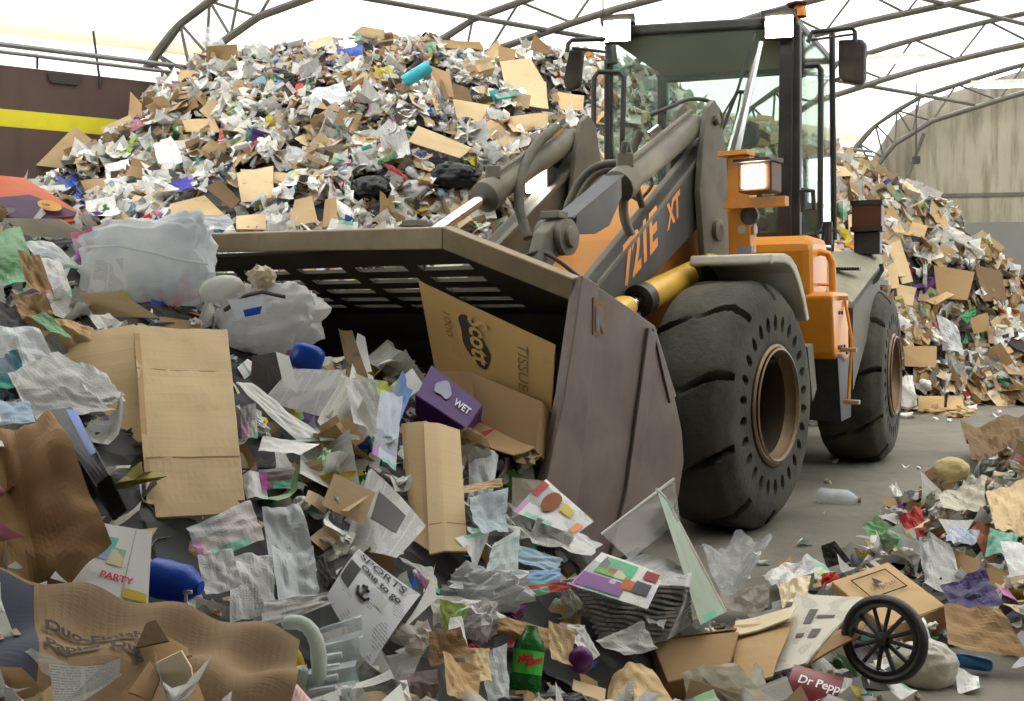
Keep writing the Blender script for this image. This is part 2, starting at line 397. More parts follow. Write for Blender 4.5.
# roof trusses: two chords and a zigzag of struts each
for k, t0 in enumerate(TR):
    root = empty('roof_truss', hall(t0, 0, 0))
    tag(root, ['steel arch truss against the stained end wall', 'steel arch truss next to the end-wall truss', 'steel arch truss third from the end wall', 'steel arch truss rising behind the cab', 'steel arch truss standing left on the pile crest', 'steel arch truss nearest the left edge', 'steel arch truss over the camera'][k], kind='structure')
    qs = ([0, .1] if k == 0 else [.13, .17])+[.25, .45, .75, 1.1]+[1.1+(SPAN-2.2)*i/44 for i in range(1, 45)]+[SPAN-q for q in (.75, .45, .25, .1, 0)]
    inner = [hall(t0, q, lower(q)) for q in qs]; outer = []
    for q in qs: nx, nz = norm2(q); outer.append(hall(t0, q+nx*.5, lower(q)+nz*.5))
    bot = [hall(t0, 0, z) for z in (0, 2, 3.3)] if k == 0 else []
    b = MB(); b.tube(bot+inner, .05, 8); b.build('inner_chord', steel, root, smooth=True)
    b = MB(); b.tube(outer, .055, 8); b.build('outer_chord', steel, root, smooth=True)
    for i in range(1, len(qs)-1):
        if (i > 5 and i % 2 == 0) or qs[i] > 16: continue
        a = inner[i]; 
        for j in ((i-1, i+1) if i > 4 else (i, i+1)):
            b = MB(); b.tube([a, outer[j]], .02, 6); b.build('strut', steel, root)
for k, q in enumerate((1.9, 5.0, 8.6, 12.5, 17.0)):
    nx, nz = norm2(q)
    for e_ in (.02, .46):
        if e_ > .4 and k in (0, 2): continue
        b = MB(); b.tube([hall(-9, q+nx*e_, lower(q)+nz*e_), hall(T_END-.2, q+nx*e_, lower(q)+nz*e_)], .035, 8)
        tag(b.build('purlin', steel, smooth=True), '%s purlin pipe running %s the roof trusses' % (('lowest', 'second', 'third', 'fourth', 'fifth')[k], 'under' if e_ < .4 else 'on top of'), kind='structure')
# diagonal brace of the end frame, lamp drop cord
b = MB(); b.tube([end_frame(.5, .1, 3.3), end_frame(.95, .1, 4.55)], .035, 6); tag(b.build('wind_brace', steel), 'diagonal steel brace at the foot of the end truss', 'brace')
b = MB(); b.tube([hall(12.0, 2.3, 5.1), hall(12.0, 2.3, 3.86)], .012, 6); b.box(hall(12.0, 2.3, 3.82), (.05, .05, .06)); tag(b.build('drop_cord', M['dark_metal']), 'drop cord with a pull box hanging from the roof', 'cord')
# ceiling light fixtures (lamps inside); the last four added out of view for overhead light
lampm = emit('lamp_diffuser', (255, 252, 245), 7)
for k, (t_, q) in enumerate([(10.0, 3.33), (13.0, 3.13), (8.3, 6.5), (5.0, 7.5), (2, 8.5), (-1.5, 9.5)]):
    p = hall(t_, q, lower(q)-.12); fx = empty('ceiling_light', p)
    tag(fx, ['bright oblong ceiling light above the far pile beside the mirror', 'bright oblong ceiling light nearest the end wall', 'added unseen oblong ceiling light over the loader', 'added unseen oblong ceiling light over the cab roof', 'added unseen oblong ceiling light over the bucket', 'added unseen oblong ceiling light above the camera'][k], 'light', 'ceiling lights')
    rm = Matrix(((E_DIR.x, A_DIR.x, 0), (E_DIR.y, A_DIR.y, 0), (0, 0, 1)))
    b = MB(); b.box(p, (.45, .15, .04), rot=rm); b.build('housing', plain('lamp_white', (225, 223, 218), .5), fx)
    b = MB(); b.box(p-Vector((0, 0, .055)), (.42, .13, .01), rot=rm); b.build('diffuser', lampm, fx)
# ---------------------------------------------------------------- the wheel loader
def frame_fn(o, th):
    f = Vector((-math.sin(th), -math.cos(th), 0)); l = Vector((math.cos(th), -math.sin(th), 0)); o = Vector(o)
    return lambda u, v, z: o+f*u+l*v+Vector((0, 0, z))
THF, THR = math.radians(34.7), math.radians(27.4)
Fr = frame_fn((.55, 7.08, 0), THF)               # front frame: origin under the front axle, u forward, v to its left
Rr = frame_fn((1.475, 8.417, 0), THR)            # rear frame: origin under the articulation joint
fwd = Fr(1, 0, 0)-Fr(0, 0, 0); lft = Fr(0, 1, 0)-Fr(0, 0, 0); rl = Rr(0, 1, 0)-Rr(0, 0, 0); rf = Rr(1, 0, 0)-Rr(0, 0, 0)
m_or = plain('paint_orange', (224, 142, 24), .45, var=.15, scale=4, dirt=(150, 105, 50), dirt_amt=.35)
m_ord = plain('paint_orange_dusty', (208, 130, 42), .6, var=.18, scale=5, dirt=(165, 130, 85), dirt_amt=.55)
m_gr = plain('paint_grey_dusty', (94, 90, 79), .65, var=.22, scale=5, dirt=(132, 125, 106), dirt_amt=.45)
m_dk = plain('paint_charcoal', (62, 64, 69), .6, var=.2, scale=4, dirt=(104, 99, 88), dirt_amt=.3)
m_bk = plain('black_plastic', (36, 36, 35), .5, var=.2, scale=6, dirt=(92, 86, 74), dirt_amt=.3)
m_rub = plain('hose_rubber', (62, 60, 54), .65, var=.2, scale=9, dirt=(120, 114, 96), dirt_amt=.5)
m_ch = plain('chrome', (215, 213, 208), .18, 1, var=.05)
m_st = plain('worn_steel', (112, 98, 91), .5, .35, var=.2, scale=5, dirt=(165, 150, 138), dirt_amt=.35)
m_in = plain('bucket_steel', (64, 55, 44), .6, .25, var=.3, scale=6, dirt=(100, 86, 64), dirt_amt=.3)
m_bm = plain('beam_steel', (138, 118, 86), .55, .3, var=.25, scale=7, dirt=(90, 74, 50), dirt_amt=.5)
m_wf = plain('fender_grey', (190, 186, 170), .5, var=.12, scale=5, dirt=(140, 132, 112), dirt_amt=.35)
m_gd = plain('cylinder_gold', (206, 164, 62), .45, .1, var=.15, scale=8, dirt=(140, 112, 62), dirt_amt=.3)
m_rim = plain('rim_brown', (138, 112, 84), .5, .35, var=.3, scale=8, dirt=(82, 62, 42), dirt_amt=.5)
m_ty = plain('tyre_rubber', (52, 51, 45), .85, var=.25, scale=5, dirt=(100, 95, 80), dirt_amt=.5, bump=.6)
m_glass = glass('cab_glass', (.80, .87, .82), .02, .16); m_glass2 = glass('cab_glass_clear', (.84, .89, .86), .02, .06); m_glass3 = glass('cab_glass_side', (.9, .93, .91), .0, .02, 1.06)
m_lamp = emit('lamp_lens', (255, 247, 232), 26)

ROOT = empty('wheel_loader', Rr(0, 0, 0))
tag(ROOT, 'orange articulated wheel loader with charcoal lift arms and huge solid tyres', 'wheel loader')
def part(b, name, mat, parent=None, **k): return b.build(name, mat, parent or ROOT, **k)

# --- wheels
def wheel(fr, v_out, sgn, u0=0, seed=0):
    R0, W = .75, .56
    c = fr(u0, v_out, R0); ax = (fr(0, 1, 0)-fr(0, 0, 0))*sgn; fw = fr(1, 0, 0)-fr(0, 0, 0); up = Vector((0, 0, 1))
    # profile from outer bead (h=0 outer face) to inner bead
    side = [(.335, -.06), (.35, -.01), (.385, .0)]+[(.40+.016*i, .002) for i in range(0, 12)]+[(.60, .0), (.63, -.004), (.655, -.012), (.675, -.025), (.70, -.05)]
    tread = [(.73-.0+.02*min(1, min(i, 26-i)/4)**.6, -.07-(W-.14)*i/26) for i in range(27)]
    back = [(.70, -W+.05), (.66, -W+.02), (.58, -W), (.40, -W), (.335, -W+.06)]
    prof = side+tread+back; N = 416 if v_out > 0 else 156; NH = 26; NG = 10
    b = MB(); ph = .19*seed
    for i, (r, h) in enumerate(prof):
        for k in range(N):
            a = 2*math.pi*k/N; rr, hh = r, h
            if .40 <= r <= .58 and h > -.05:                                  # ring of oval relief holes
                d = ((a*NH/(2*math.pi)) % 1.0-.5)*2*math.pi/NH*.49
                e = (d/.024)**2+((r-.49)/.042)**2
                if e < 1: hh -= .07*min(1, (1-e)*2.2)
            if r > .64:                                                       # deep curved lug grooves from each shoulder
                for sd, off in ((0, 0), (1, .5)):
                    dist = -h if sd == 0 else W+h                             # how far in from that shoulder
                    slant = .16*(dist/.26)**1.5
                    g = ((a+ph+slant*(1 if sd == 0 else -1))*NG/(2*math.pi)+off) % 1.0-.5
                    g *= 2*math.pi/NG*R0
                    if dist < .27:
                        wd = .03*(1-.45*dist/.27)
                        if abs(g) < wd: rr -= .085*(1-(abs(g)/wd)**2.5)*min(1, 1.6*(1-dist/.27)+.1)
            b.v.append(c+ax*hh+(fw*math.cos(a)+up*math.sin(a))*rr)
    m = len(prof); b.f = [(i*N+k, i*N+(k+1) % N, (i+1)*N+(k+1) % N, (i+1)*N+k) for i in range(m-1) for k in range(N)]
    ty = part(b, 'tyre', m_ty, smooth=True)
    b = MB(); b.lathe([(.352, -.035), (.366, .008), (.352, .018), (.335, .012), (.325, -.02), (.305, -.05)], c, ax, 64, False)
    rim = b.build('rim', m_rim, ty, smooth=True)
    b = MB(); b.lathe([(.305, -.05), (.292, -.16), (.288, -.26), (.275, -.36), (.12, -.38), (.11, -.33), (.0, -.33)], c, ax, 64, False); b.build('rim_well', plain('rim_well_shade', (58, 46, 36), .7, .1, var=.3, dirt=(92, 74, 54), dirt_amt=.3), ty, smooth=True)  # well coloured darker than the rim: shade of the hollow painted in
    b = MB(); b.lathe([(.335, .02), (.345, .03), (.332, .034), (.322, .02)], c, ax, 64, False); b.build('lock_ring', m_rim, ty, smooth=True)
    for k in range(12):
        a = 2*math.pi*k/12; b = MB(); b.lathe([(.017, -.38), (.017, -.35), (.0, -.347)], c+(fw*math.cos(a)+up*math.sin(a))*.2, ax, 8, False); b.build('wheel_nut', m_rim, ty)
    b = MB(); b.tube([c+(fw*math.cos(2.0)+up*math.sin(2.0))*.27-ax*.1, c+(fw*math.cos(2.0)+up*math.sin(2.0))*.3-ax*.02], .01, 6); b.build('valve_stem', m_rim, ty)
    return ty
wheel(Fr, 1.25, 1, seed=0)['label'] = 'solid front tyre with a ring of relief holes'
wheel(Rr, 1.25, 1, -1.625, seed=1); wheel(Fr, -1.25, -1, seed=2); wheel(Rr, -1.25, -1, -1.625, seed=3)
for fr, u0 in ((Fr, 0), (Rr, -1.625)):
    b = MB(); b.tube([fr(u0, -1.0, .75), fr(u0, 1.0, .75)], .17, 14); part(b, 'axle', m_bk, smooth=True)

# --- bucket
bk = MB(); prof = [(2.02, 1.30), (1.86, 1.16), (1.70, .88), (1.66, .62), (1.77, .42), (2.0, .33), (2.92, .27)]
pi = [(u+.03*(1 if i < 4 else 0), z+.03*(0 if i < 4 else 1)) for i, (u, z) in enumerate(prof)]
bk.prism(prof+pi[::-1], -1.40, 1.40, Fr)
BK = part(bk, 'bucket', m_in); BK['label'] = 'wide refuse bucket with slotted spill guard'
sp = [(2.58, 1.45), (2.45, 1.42), (2.15, 1.325), (1.93, 1.25), (1.78, 1.02), (1.66, .76), (1.64, .62), (1.70, .46), (1.85, .36), (2.05, .31), (2.3, .28), (2.95, .24), (2.86, .6), (2.70, 1.0)]
for s_ in (1, -1):
    b = MB(); b.prism(sp, 1.40*s_, 1.435*s_, Fr); plate = part(b, 'side_plate', m_st, BK, bevel=.005)
    b = MB(); b.prism([(2.585, 1.455), (2.46, 1.42), (2.52, 1.02), (2.70, .24), (2.97, .24), (2.88, .6), (2.715, 1.0)], 1.435*s_, 1.455*s_, Fr); part(b, 'wear_strip', m_st, BK, bevel=.004)
    b = MB(); b.prism([(2.02, 1.245), (1.945, 1.21), (2.12, .55), (2.24, .30), (2.36, .30), (2.22, .56)], 1.435*s_, 1.452*s_, Fr); part(b, 'side_rib', m_st, BK, bevel=.004)
    b = MB(); b.prism([(1.97, 1.24), (1.94, 1.21), (1.74, .93), (1.80, .9)], 1.435*s_, 1.446*s_, Fr); part(b, 'corner_gusset', m_st, BK, bevel=.003)
b = MB(); b.prism([(2.51, 1.37), (2.40, 1.35), (2.40, 1.225), (2.51, 1.22)], 1.435, 1.459, Fr); rp = part(b, 'letter_plate', plain('rusty_plate', (128, 98, 72), .7, .2, dirt=(165, 125, 85), dirt_amt=.5), BK)
lettering('plate_letter', 'R', .125, lambda x, y: Fr(2.497-x, 1.463, 1.245+y-.12*x), plain('letter_grey', (120, 112, 108), .6, .2), BK, bold=.008)
b = MB(); b.prism([(2.8, .26), (3.0, .22), (3.0, .245), (2.8, .30)], -1.43, 1.43, Fr); part(b, 'cutting_edge', m_st, BK)
# spill guard: slotted plate from the back of the bucket up to the lip
g0, g1 = (2.70, 1.585), (2.0, 1.30)
def lipu(v): a = max(0, (abs(v)-.9)/.5); return 2.70-.15*a, 1.585-.175*a
def gpt(s_, v):
    u0, z0 = lipu(v); return Fr(u0+(g1[0]-u0)*s_, v, z0+(g1[1]-z0)*s_-.03*math.sin(math.pi*s_))
vc = sorted(set([-1.4, -1.15, -.9, .9, 1.15, 1.4]+[-.86+i*.37 for i in range(5)]+[-.86+i*.37+.29 for i in range(5)]))
sc_ = [0, .17, .23, .31, .37, .45, .51, .59, .65, .73, .79, 1]
b = MB(); nv = len(vc)
for s_ in sc_:
    for v in vc: b.v.append(gpt(s_, v))
for i in range(len(sc_)-1):
    for j in range(nv-1):
        slot = any(abs(vc[j]-(-.86+k*.37)) < 1e-6 for k in range(5)) and i in (1, 3, 5, 7, 9)
        if not slot: b.f.append((i*nv+j, i*nv+j+1, (i+1)*nv+j+1, (i+1)*nv+j))
part(b, 'spill_guard', m_in, BK, solid=.018)
lp = [(-1.42, 2.565, 1.42), (-.9, 2.73, 1.655), (.9, 2.73, 1.615), (1.42, 2.565, 1.40)]
for (va, ua, za), (vb, ub, zb) in zip(lp, lp[1:]):
    q = lambda v, u, z: [Fr(u-.03, v, z-.045), Fr(u+.03, v, z-.05), Fr(u+.03, v, z+.04), Fr(u-.04, v, z+.05)]
    b = MB(); b.loft(q(va, ua, za), q(vb, ub, zb)); part(b, 'guard_beam', m_bm, BK, bevel=.006)
for v in (-.7, .0, .7):
    b = MB(); b.prism([(1.98, 1.29), (1.8, 1.12), (1.62, .9), (1.58, .6), (1.68, .6), (1.74, .88), (1.88, 1.16)], v-.02, v+.02, Fr); part(b, 'back_rib', m_st, BK)

# --- lift arms, towers, tilt linkage (parallel pairs)
m_let = plain('letter_orange', (232, 150, 74), .55, var=.2, scale=20, dirt=(130, 108, 84), dirt_amt=.35)
arm = [(-.86, 2.42), (-.62, 2.50), (-.44, 2.36), (.90, 1.49), (1.2, 1.25), (1.45, .92), (1.62, .74), (1.62, .56), (1.5, .55), (1.15, .82), (.95, 1.10), (.60, 1.34), (-.42, 1.87), (-.74, 2.08)]
for s_ in (1, -1):
    b = MB(); b.prism(arm, .46*s_, .56*s_, Fr); A = part(b, 'lift_arm', m_dk if s_ > 0 else m_gr, bevel=.008)
    b = MB(); tp = arm[1:5]+[(arm[4][0]-.02, arm[4][1]-.02), (.89, 1.465), (-.45, 2.33), (-.62, 2.475)]
    b.prism(tp, .42*s_, .565*s_, Fr); part(b, 'top_flange', m_gr, A, bevel=.004)
    if s_ > 0:
        d = Vector((-1.36, 0, .87)).normalized(); ang = math.atan2(d.z, -d.x)
        ca, sa = math.cos(ang), math.sin(ang)
        fm = lambda x, y: Fr(.62-(x*ca-y*sa*.1), .563, 1.455+x*sa+y*ca)
        lettering('arm_lettering', '721E', .40, fm, m_let, A, bold=.016, stretch=.64)
        fm2 = lambda x, y: Fr(.045-(x*ca-y*sa*.1), .563, 1.83+x*sa+y*ca)
        lettering('arm_lettering', 'XT', .26, fm2, m_let, A, bold=.009, stretch=.62)
    # tower plates
    tw = [(u_+.10, z_) for u_, z_ in [(-.84, 1.42), (-.62, 1.40), (-.48, 1.62), (-.40, 2.1), (-.46, 2.45), (-.54, 2.68), (-.64, 2.74), (-.74, 2.68), (-.84, 2.35), (-.92, 1.8)]]
    for v0, v1 in ((.58, .625), (.36, .40)):
        b = MB(); b.prism(tw, v0*s_, v1*s_, Fr); T = part(b, 'tower_plate', m_gr, bevel=.008)
        if v0 > .5:
            for (u, z, r) in ((-.53, 2.6, .035), (-.56, 1.86, .075), (-.56, 1.86, .045), (-.62, 1.6, .04), (-.6, 1.48, .05)):
                b = MB(); b.lathe([(r, 0), (r, .03), (r*.8, .038), (0, .038)], Fr(u, v1*s_, z), lft*s_, 20, False); part(b, 'pin', m_gr, T, smooth=True)
    # tilt cylinder
    p0, p1 = Vector((-.54, 2.60)), Vector((1.2, 1.74)); ax2 = (p1-p0).normalized(); V = .49*s_
    def C(tt, up=0, dv=0): q = p0+ax2*tt; return Fr(q.x-ax2.y*up, V+dv, q.y+ax2.x*up)
    axw = (C(1)-C(0)).normalized()
    b = MB(); b.lathe([(.0, .06), (.07, .06), (.085, .09), (.085, 1.12), (.105, 1.13), (.105, 1.24), (.06, 1.26), (0, 1.26)], C(0), axw, 28, False); TC = part(b, 'tilt_cylinder', m_gr, smooth=True)
    b = MB(); b.lathe([(.038, 1.2), (.038, 1.92)], C(0), axw, 20); part(b, 'piston_rod', m_ch, TC, smooth=True)
    b = MB(); b.tube([C(.1, .11, .02), C(1.0, .105, .02), C(1.12, .10, .02)], .016, 8); part(b, 'oil_pipe', m_gr, TC, smooth=True)
    b = MB(); b.box((0, 0, 0), (.05, .05, .045)); b.v = [C(1.08, .11)+Matrix.Rotation(.0, 3, 'Z') @ p for p in b.v]; part(b, 'port_block', m_gr, TC, bevel=.01)
    b = MB(); b.lathe([(.05, -.06), (.05, .06)], C(0.0), lft, 20); part(b, 'eye', m_gr, TC, smooth=True)
    # rod guard and knuckle at the front of the cylinder
    b = MB(); b.box((0, 0, 0), (.01, .01, .01)); b = MB()
    gd = [(1.30, .075), (1.86, .07), (1.92, -.02), (1.72, -.10), (1.55, -.12), (1.34, -.02)]
    pts = lambda dv: [C(a, h, dv) for a, h in gd]
    if s_ > 0:
        b.loft(pts(.05), pts(.075)); b.loft([C(1.26, .085, -.06), C(1.26, .085, .075), C(1.9, .075, .075), C(1.9, .075, -.06)], [C(1.26, .075, -.06), C(1.26, .075, .075), C(1.9, .065, .075), C(1.9, .065, -.06)])
        part(b, 'rod_guard', m_dk, TC)
    b = MB(); kn = p0+ax2*2.0
    b.lathe([(.0, -.11), (.05, -.11), (.055, -.09), (.10, -.085), (.10, .085), (.06, .09), (.055, .115), (.02, .12), (0, .12)], C(2.0), lft*s_, 24, False); KN = part(b, 'tilt_knuckle', m_gr, smooth=True)
    b = MB(); lk = [(kn.x-.1, kn.y+.02), (kn.x+.02, kn.y+.11), (kn.x+.16, kn.y+.02), (1.70, 1.10), (1.62, .96), (kn.x+.1, kn.y-.16)]
    b.prism(lk, V-.045, V+.045, Fr); part(b, 'tilt_link', m_gr, bevel=.012)
    b = MB(); b.box((kn.x+.02, V, kn.y+.12), (.05, .06, .02), Fr); part(b, 'clamp_block', m_gr, KN, bevel=.006)
    # lift cylinder low beside the arm
    a0, a1 = Fr(-.45, .64*s_, 1.615), Fr(1.0, .64*s_, 1.275)
    d = (a1-a0).normalized(); L = (a1-a0).length
    b = MB(); b.lathe([(0, 0), (.085, 0), (.09, .03), (.09, L*.70), (.0, L*.70)], a0, d, 28, False); LC = part(b, 'lift_cylinder', m_gd, smooth=True)
    b = MB(); b.lathe([(.098, L*.66), (.098, L*.72), (.05, L*.72)], a0, d, 28, False); part(b, 'gland', m_bk, LC, smooth=True)
    b = MB(); b.lathe([(.045, L*.7), (.045, L*.93)], a0, d, 20); part(b, 'piston_rod', m_ch, LC, smooth=True)
    b = MB(); b.lathe([(.06, L*.80), (.075, L*.84), (.075, L*.99), (.0, L*1.02)], a0, d, 20, False); part(b, 'rod_end', m_gd, LC, smooth=True)
    b = MB(); b.lathe([(.05, -.09), (.05, .09)], a1-d*.07, lft, 16); part(b, 'pin', m_gd, LC, smooth=True)
    # hoses
    hs = [[C(1.1, .12), C(1.05, .2)+lft*.02, Fr(.18, V-.05, 2.0), Fr(-.05, V-.05, 1.7), Fr(-.3, V-.12, 1.5)]] if s_ > 0 else []
    if False:
        hs += [[Fr(-.52, V+.02+dv, 2.55), Fr(-.42, V+.05+dv, 2.58), Fr(-.15, V+.10+dv, 2.45), Fr(.18, V+.12+dv, 2.1), Fr(.42, V+.1+dv, 1.75), Fr(.5, V+.05+dv, 1.45)] for dv in (0, .07)]
    for h in hs:
        # smooth the hose with Catmull-Rom
        P_ = [h[0]]+h+[h[-1]]; out = []
        for i in range(1, len(P_)-2):
            for k in range(8):
                t_ = k/8; a, b2, c2, d2 = P_[i-1], P_[i], P_[i+1], P_[i+2]
                out.append(.5*((2*b2)+(c2-a)*t_+(2*a-5*b2+4*c2-d2)*t_*t_+(3*b2-a-3*c2+d2)*t_**3))
        b = MB(); b.tube(out+[h[-1]], .028 if s_ < 0 else .022, 10); part(b, 'hydraulic_hose', m_rub, smooth=True)
def hose(px, Y, r, mat=None, name='hydraulic_hose', parent=None):
    """a hose through picture points at real depths"""
    pts = [at(x, y, d) for (x, y), d in zip(px, Y if isinstance(Y, (list, tuple)) else [Y]*len(px))]
    P_ = [pts[0]]+pts+[pts[-1]]; out = []
    for i in range(1, len(P_)-2):
        for k in range(8):
            t_ = k/8; a, b2, c2, d2 = P_[i-1], P_[i], P_[i+1], P_[i+2]
            out.append(.5*((2*b2)+(c2-a)*t_+(2*a-5*b2+4*c2-d2)*t_*t_+(3*b2-a-3*c2+d2)*t_**3))
    b = MB(); b.tube(out+[pts[-1]], r, 10); return part(b, name, mat or m_rub, parent, smooth=True)
hose([(632, 165), (605, 164), (585, 175), (570, 200), (563, 225)], 6.6, .026)
hose([(630, 168), (600, 172), (583, 190), (574, 215)], 6.75, .026)
hose([(636, 172), (610, 178), (590, 198), (580, 220)], 6.9, .024)
hose([(556, 127), (535, 147), (522, 174), (519, 205), (528, 238)], [7.5, 7.3, 7.1, 7.0, 6.9], .034)
hose([(640, 132), (634, 146), (630, 160)], 6.9, .03)
hose([(650, 115), (668, 108), (690, 99), (712, 103), (722, 120), (712, 140)], [7.1, 7.1, 7.2, 7.25, 7.25, 7.25], .014)
hose([(624, 190), (624, 215), (631, 236)], 6.35, .03)
hose([(688, 150), (676, 172), (662, 195)], 7.35, .03)
hose([(640, 200), (652, 185), (648, 170)], 6.9, .012); hose([(630, 195), (650, 205), (672, 196)], 6.8, .012)
hose([(520, 258), (540, 252), (560, 262), (580, 278)], 5.6, .012)
hose([(517, 262), (530, 258), (542, 268), (545, 280)], 5.7, .014)
for px, py, Y in ((556, 130, 7.5), (646, 150, 6.85), (655, 132, 6.95), (628, 168, 6.5)):
    b = MB(); b.tube([at(px-5, py+4, Y), at(px+5, py-4, Y)], .034, 10); part(b, 'hose_fitting', m_ch)

# --- front frame housing between the arms, cross tubes
b = MB(); b.prism([(-.7, 2.1), (-.55, 2.2), (.02, 1.78), (.38, 1.42), (.42, .95), (-.7, .95)], -.34, .34, Fr); FH = part(b, 'front_frame', m_ord, bevel=.02)
b = MB(); b.box((.17, 0, 1.56), (.012, .34, .012), Fr); b2 = part(b, 'weld_seam', m_ord, FH)
b = MB(); b.prism([(-.68, 1.95), (-.3, 1.9), (.2, 1.55), (.5, 1.25), (.5, .9), (-.7, .7)], .41, .45, Fr); part(b, 'frame_cheek', m_ord, bevel=.008)
b = MB(); b.tube([Fr(1.3, -.5, 1.0), Fr(1.3, .5, 1.0)], .1, 16); part(b, 'cross_tube', m_gr, smooth=True)
b = MB(); b.box((-1.2, 0, .85), (.6, .3, .35), Fr); part(b, 'articulation_housing', m_bk)
# --- front fenders
for s_ in (1, -1):
    fp = [(.12, 1.60), (.10, 1.655), (-.12, 1.665), (-.22, 1.65), (-.32, 1.60), (-.42, 1.50), (-.50, 1.38), (-.56, 1.26)]
    fi = [(u*1.0+(.0 if i == 0 else -.0), z-.03) for i, (u, z) in enumerate(fp)]
    fi = [(.09, 1.585), (.07, 1.60), (-.12, 1.605), (-.195, 1.592), (-.28, 1.55), (-.365, 1.465), (-.445, 1.355), (-.505, 1.245)]
    b = MB(); b.prism(fp+fi[::-1], .74*s_, 1.27*s_, Fr); FD = part(b, 'front_fender', m_wf, bevel=.012)
    if s_ > 0:
        for u, v in ((0, .8), (0, 1.12)):
            b = MB(); b.lathe([(.014, 0), (.014, .008), (0, .012)], Fr(u, v, 1.658), (0, 0, 1), 8, False); part(b, 'bolt', m_gr, FD)
        b = MB(); b.prism([(-.60, 1.08), (-.70, 1.10), (-.78, .80), (-.70, .72)], 1.12, 1.24, Fr); part(b, 'mud_flap', m_gr, FD)
    b = MB(); b.box((-.3, .72*s_, 1.48), (.25, .03, .14), Fr); part(b, 'fender_bracket', m_bk)

# --- headlight posts
def lamp_box(c, fr, hw, hh, parent, hood=True, mat=None, depth=.09):
    b = MB(); b.box(c, (depth, hw, hh), fr); H = part(b, 'headlight', mat or m_bk, parent, bevel=.012)
    if hood:
        b = MB(); b.prism([(c[0]+depth+.06, c[2]+hh+.012), (c[0]-depth, c[2]+hh+.03), (c[0]-depth, c[2]+hh), (c[0]+depth+.05, c[2]+hh-.006)], c[1]-hw-.01, c[1]+hw+.01, fr); part(b, 'lamp_hood', m_bk, parent if parent is not ROOT else H)
    b = MB(); b.box((c[0]+depth+.006, c[1]-hw*.06, c[2]), (.008, hw*.64, hh*.72), fr); return H, b
b = MB(); b.prism([(-.36, 1.66), (-.46, 1.66), (-.47, 2.12), (-.42, 2.33), (-.34, 2.33), (-.33, 2.0)], .80, .95, Fr); PO = part(b, 'headlight_post', m_or, bevel=.008); PO['label'] = 'orange headlight post'
b = MB(); b.box((-.34, .86, 2.33), (.07, .10, .015), Fr); part(b, 'post_cap', m_or, PO)
b = MB(); b.box((-.28, 1.02, 2.0), (.035, .2, .03), Fr); part(b, 'lamp_bracket', m_or, PO)
H, lens = lamp_box((-.24, 1.06, 2.15), Fr, .11, .095, ROOT, True, plain('lamp_amber_case', (92, 58, 32), .45)); part(lens, 'lens', m_lamp, H)
b = MB(); b.lathe([(.0, .0), (.055, 0), (.06, .05), (.0, .07)], Fr(-.33, .97, 1.92), fwd, 18, False); part(b, 'horn', m_bk, PO)
b = MB(); b.lathe([(.035, 0), (.035, .012), (0, .014)], Fr(-.40, .955, 1.84), lft, 18, False); part(b, 'reflector', plain('reflector', (150, 120, 90), .3), PO)
b = MB(); b.lathe([(.028, 0), (.028, .012), (0, .014)], Fr(-.345, .90, 1.84), fwd, 16, False); part(b, 'reflector', m_wf, PO)
b = MB(); b.box((-.345, .92, 1.70), (.02, .05, .03), Fr); part(b, 'sticker', plain('sticker_blue', (130, 125, 130), .5), PO)
b = MB(); b.prism([(-.30, 1.5), (-.40, 1.5), (-.40, 2.16), (-.30, 2.16)], -.70, -.60, Fr); PO2 = part(b, 'headlight_post', m_or)
b = MB(); b.box((0, 0, 0), (.06, .1, .1), frame_fn(at(541, 181, 7.6), THF)); H2 = part(b, 'headlight', m_bk, bevel=.01)
b = MB(); b.box((.07, 0, 0), (.008, .075, .085), frame_fn(at(541, 181, 7.6), THF)); part(b, 'lens', m_lamp, H2)

# --- cab on the rear frame
FL, FRc, RL, RRc = Vector((2.145, 8.0, 0)), Vector((.735, 8.32, 0)), Vector((2.80, 9.28, 0)), Vector((1.40, 9.75, 0))
def cab(s_, t_, z):                                # s_: 0 machine-left .. 1 machine-right, t_: 0 front .. 1 rear
    a = FL.lerp(FRc, s_); b_ = RL.lerp(RRc, s_); p = a.lerp(b_, t_); p.z = z; return p
ZB, ZG, ZR = 1.40, 1.86, 3.46
cab_up = Vector((0, 0, 1))
b = MB()
def ring(z, e=0): return [cab(-e, -e, z), cab(1+e, -e, z), cab(1+e, 1+e, z), cab(-e, 1+e, z)]
CABR = None
b.loft(ring(ZB-.05), ring(ZG-.02)); CAB = part(b, 'cab', m_or, bevel=.03); CAB['label'] = 'glazed operator cab with black pillars'
b = MB(); b.loft(ring(ZR, .01), ring(ZR+.085, .0)); CR = part(b, 'roof', m_bk, CAB, bevel=.02)
b = MB(); b.loft(ring(ZR+.085, -.06), ring(ZR+.12, -.12)); part(b, 'roof_hatch', m_gr, CAB, bevel=.02)
b = MB(); b.loft(ring(ZR-.02, -.02), ring(ZR-.005, -.02)); part(b, 'headliner', plain('headliner', (120, 124, 112), .9), CAB)
def pillar(s0, t0, s1, t1, w, mat, z0=ZG-.03, z1=ZR+.01):
    b = MB(); b.loft([cab(s0+dx*w, t0+dy*w*.9, z0) for dx, dy in ((-1,-1), (1,-1), (1,1), (-1,1))], [cab(s1+dx*w, t1+dy*w*.9, z1) for dx, dy in ((-1,-1), (1,-1), (1,1), (-1,1))])
    return part(b, 'pillar', mat, CAB, bevel=.01)
pillar(.015, .02, .015, .02, .032, m_bk); pillar(.985, .02, .985, .02, .016, m_bk); pillar(.0, .985, .0, .985, .012, m_bk); pillar(1.0, .97, 1.0, .97, .028, m_bk)
pillar(.06, .0, .045, .0, .035, m_bk)
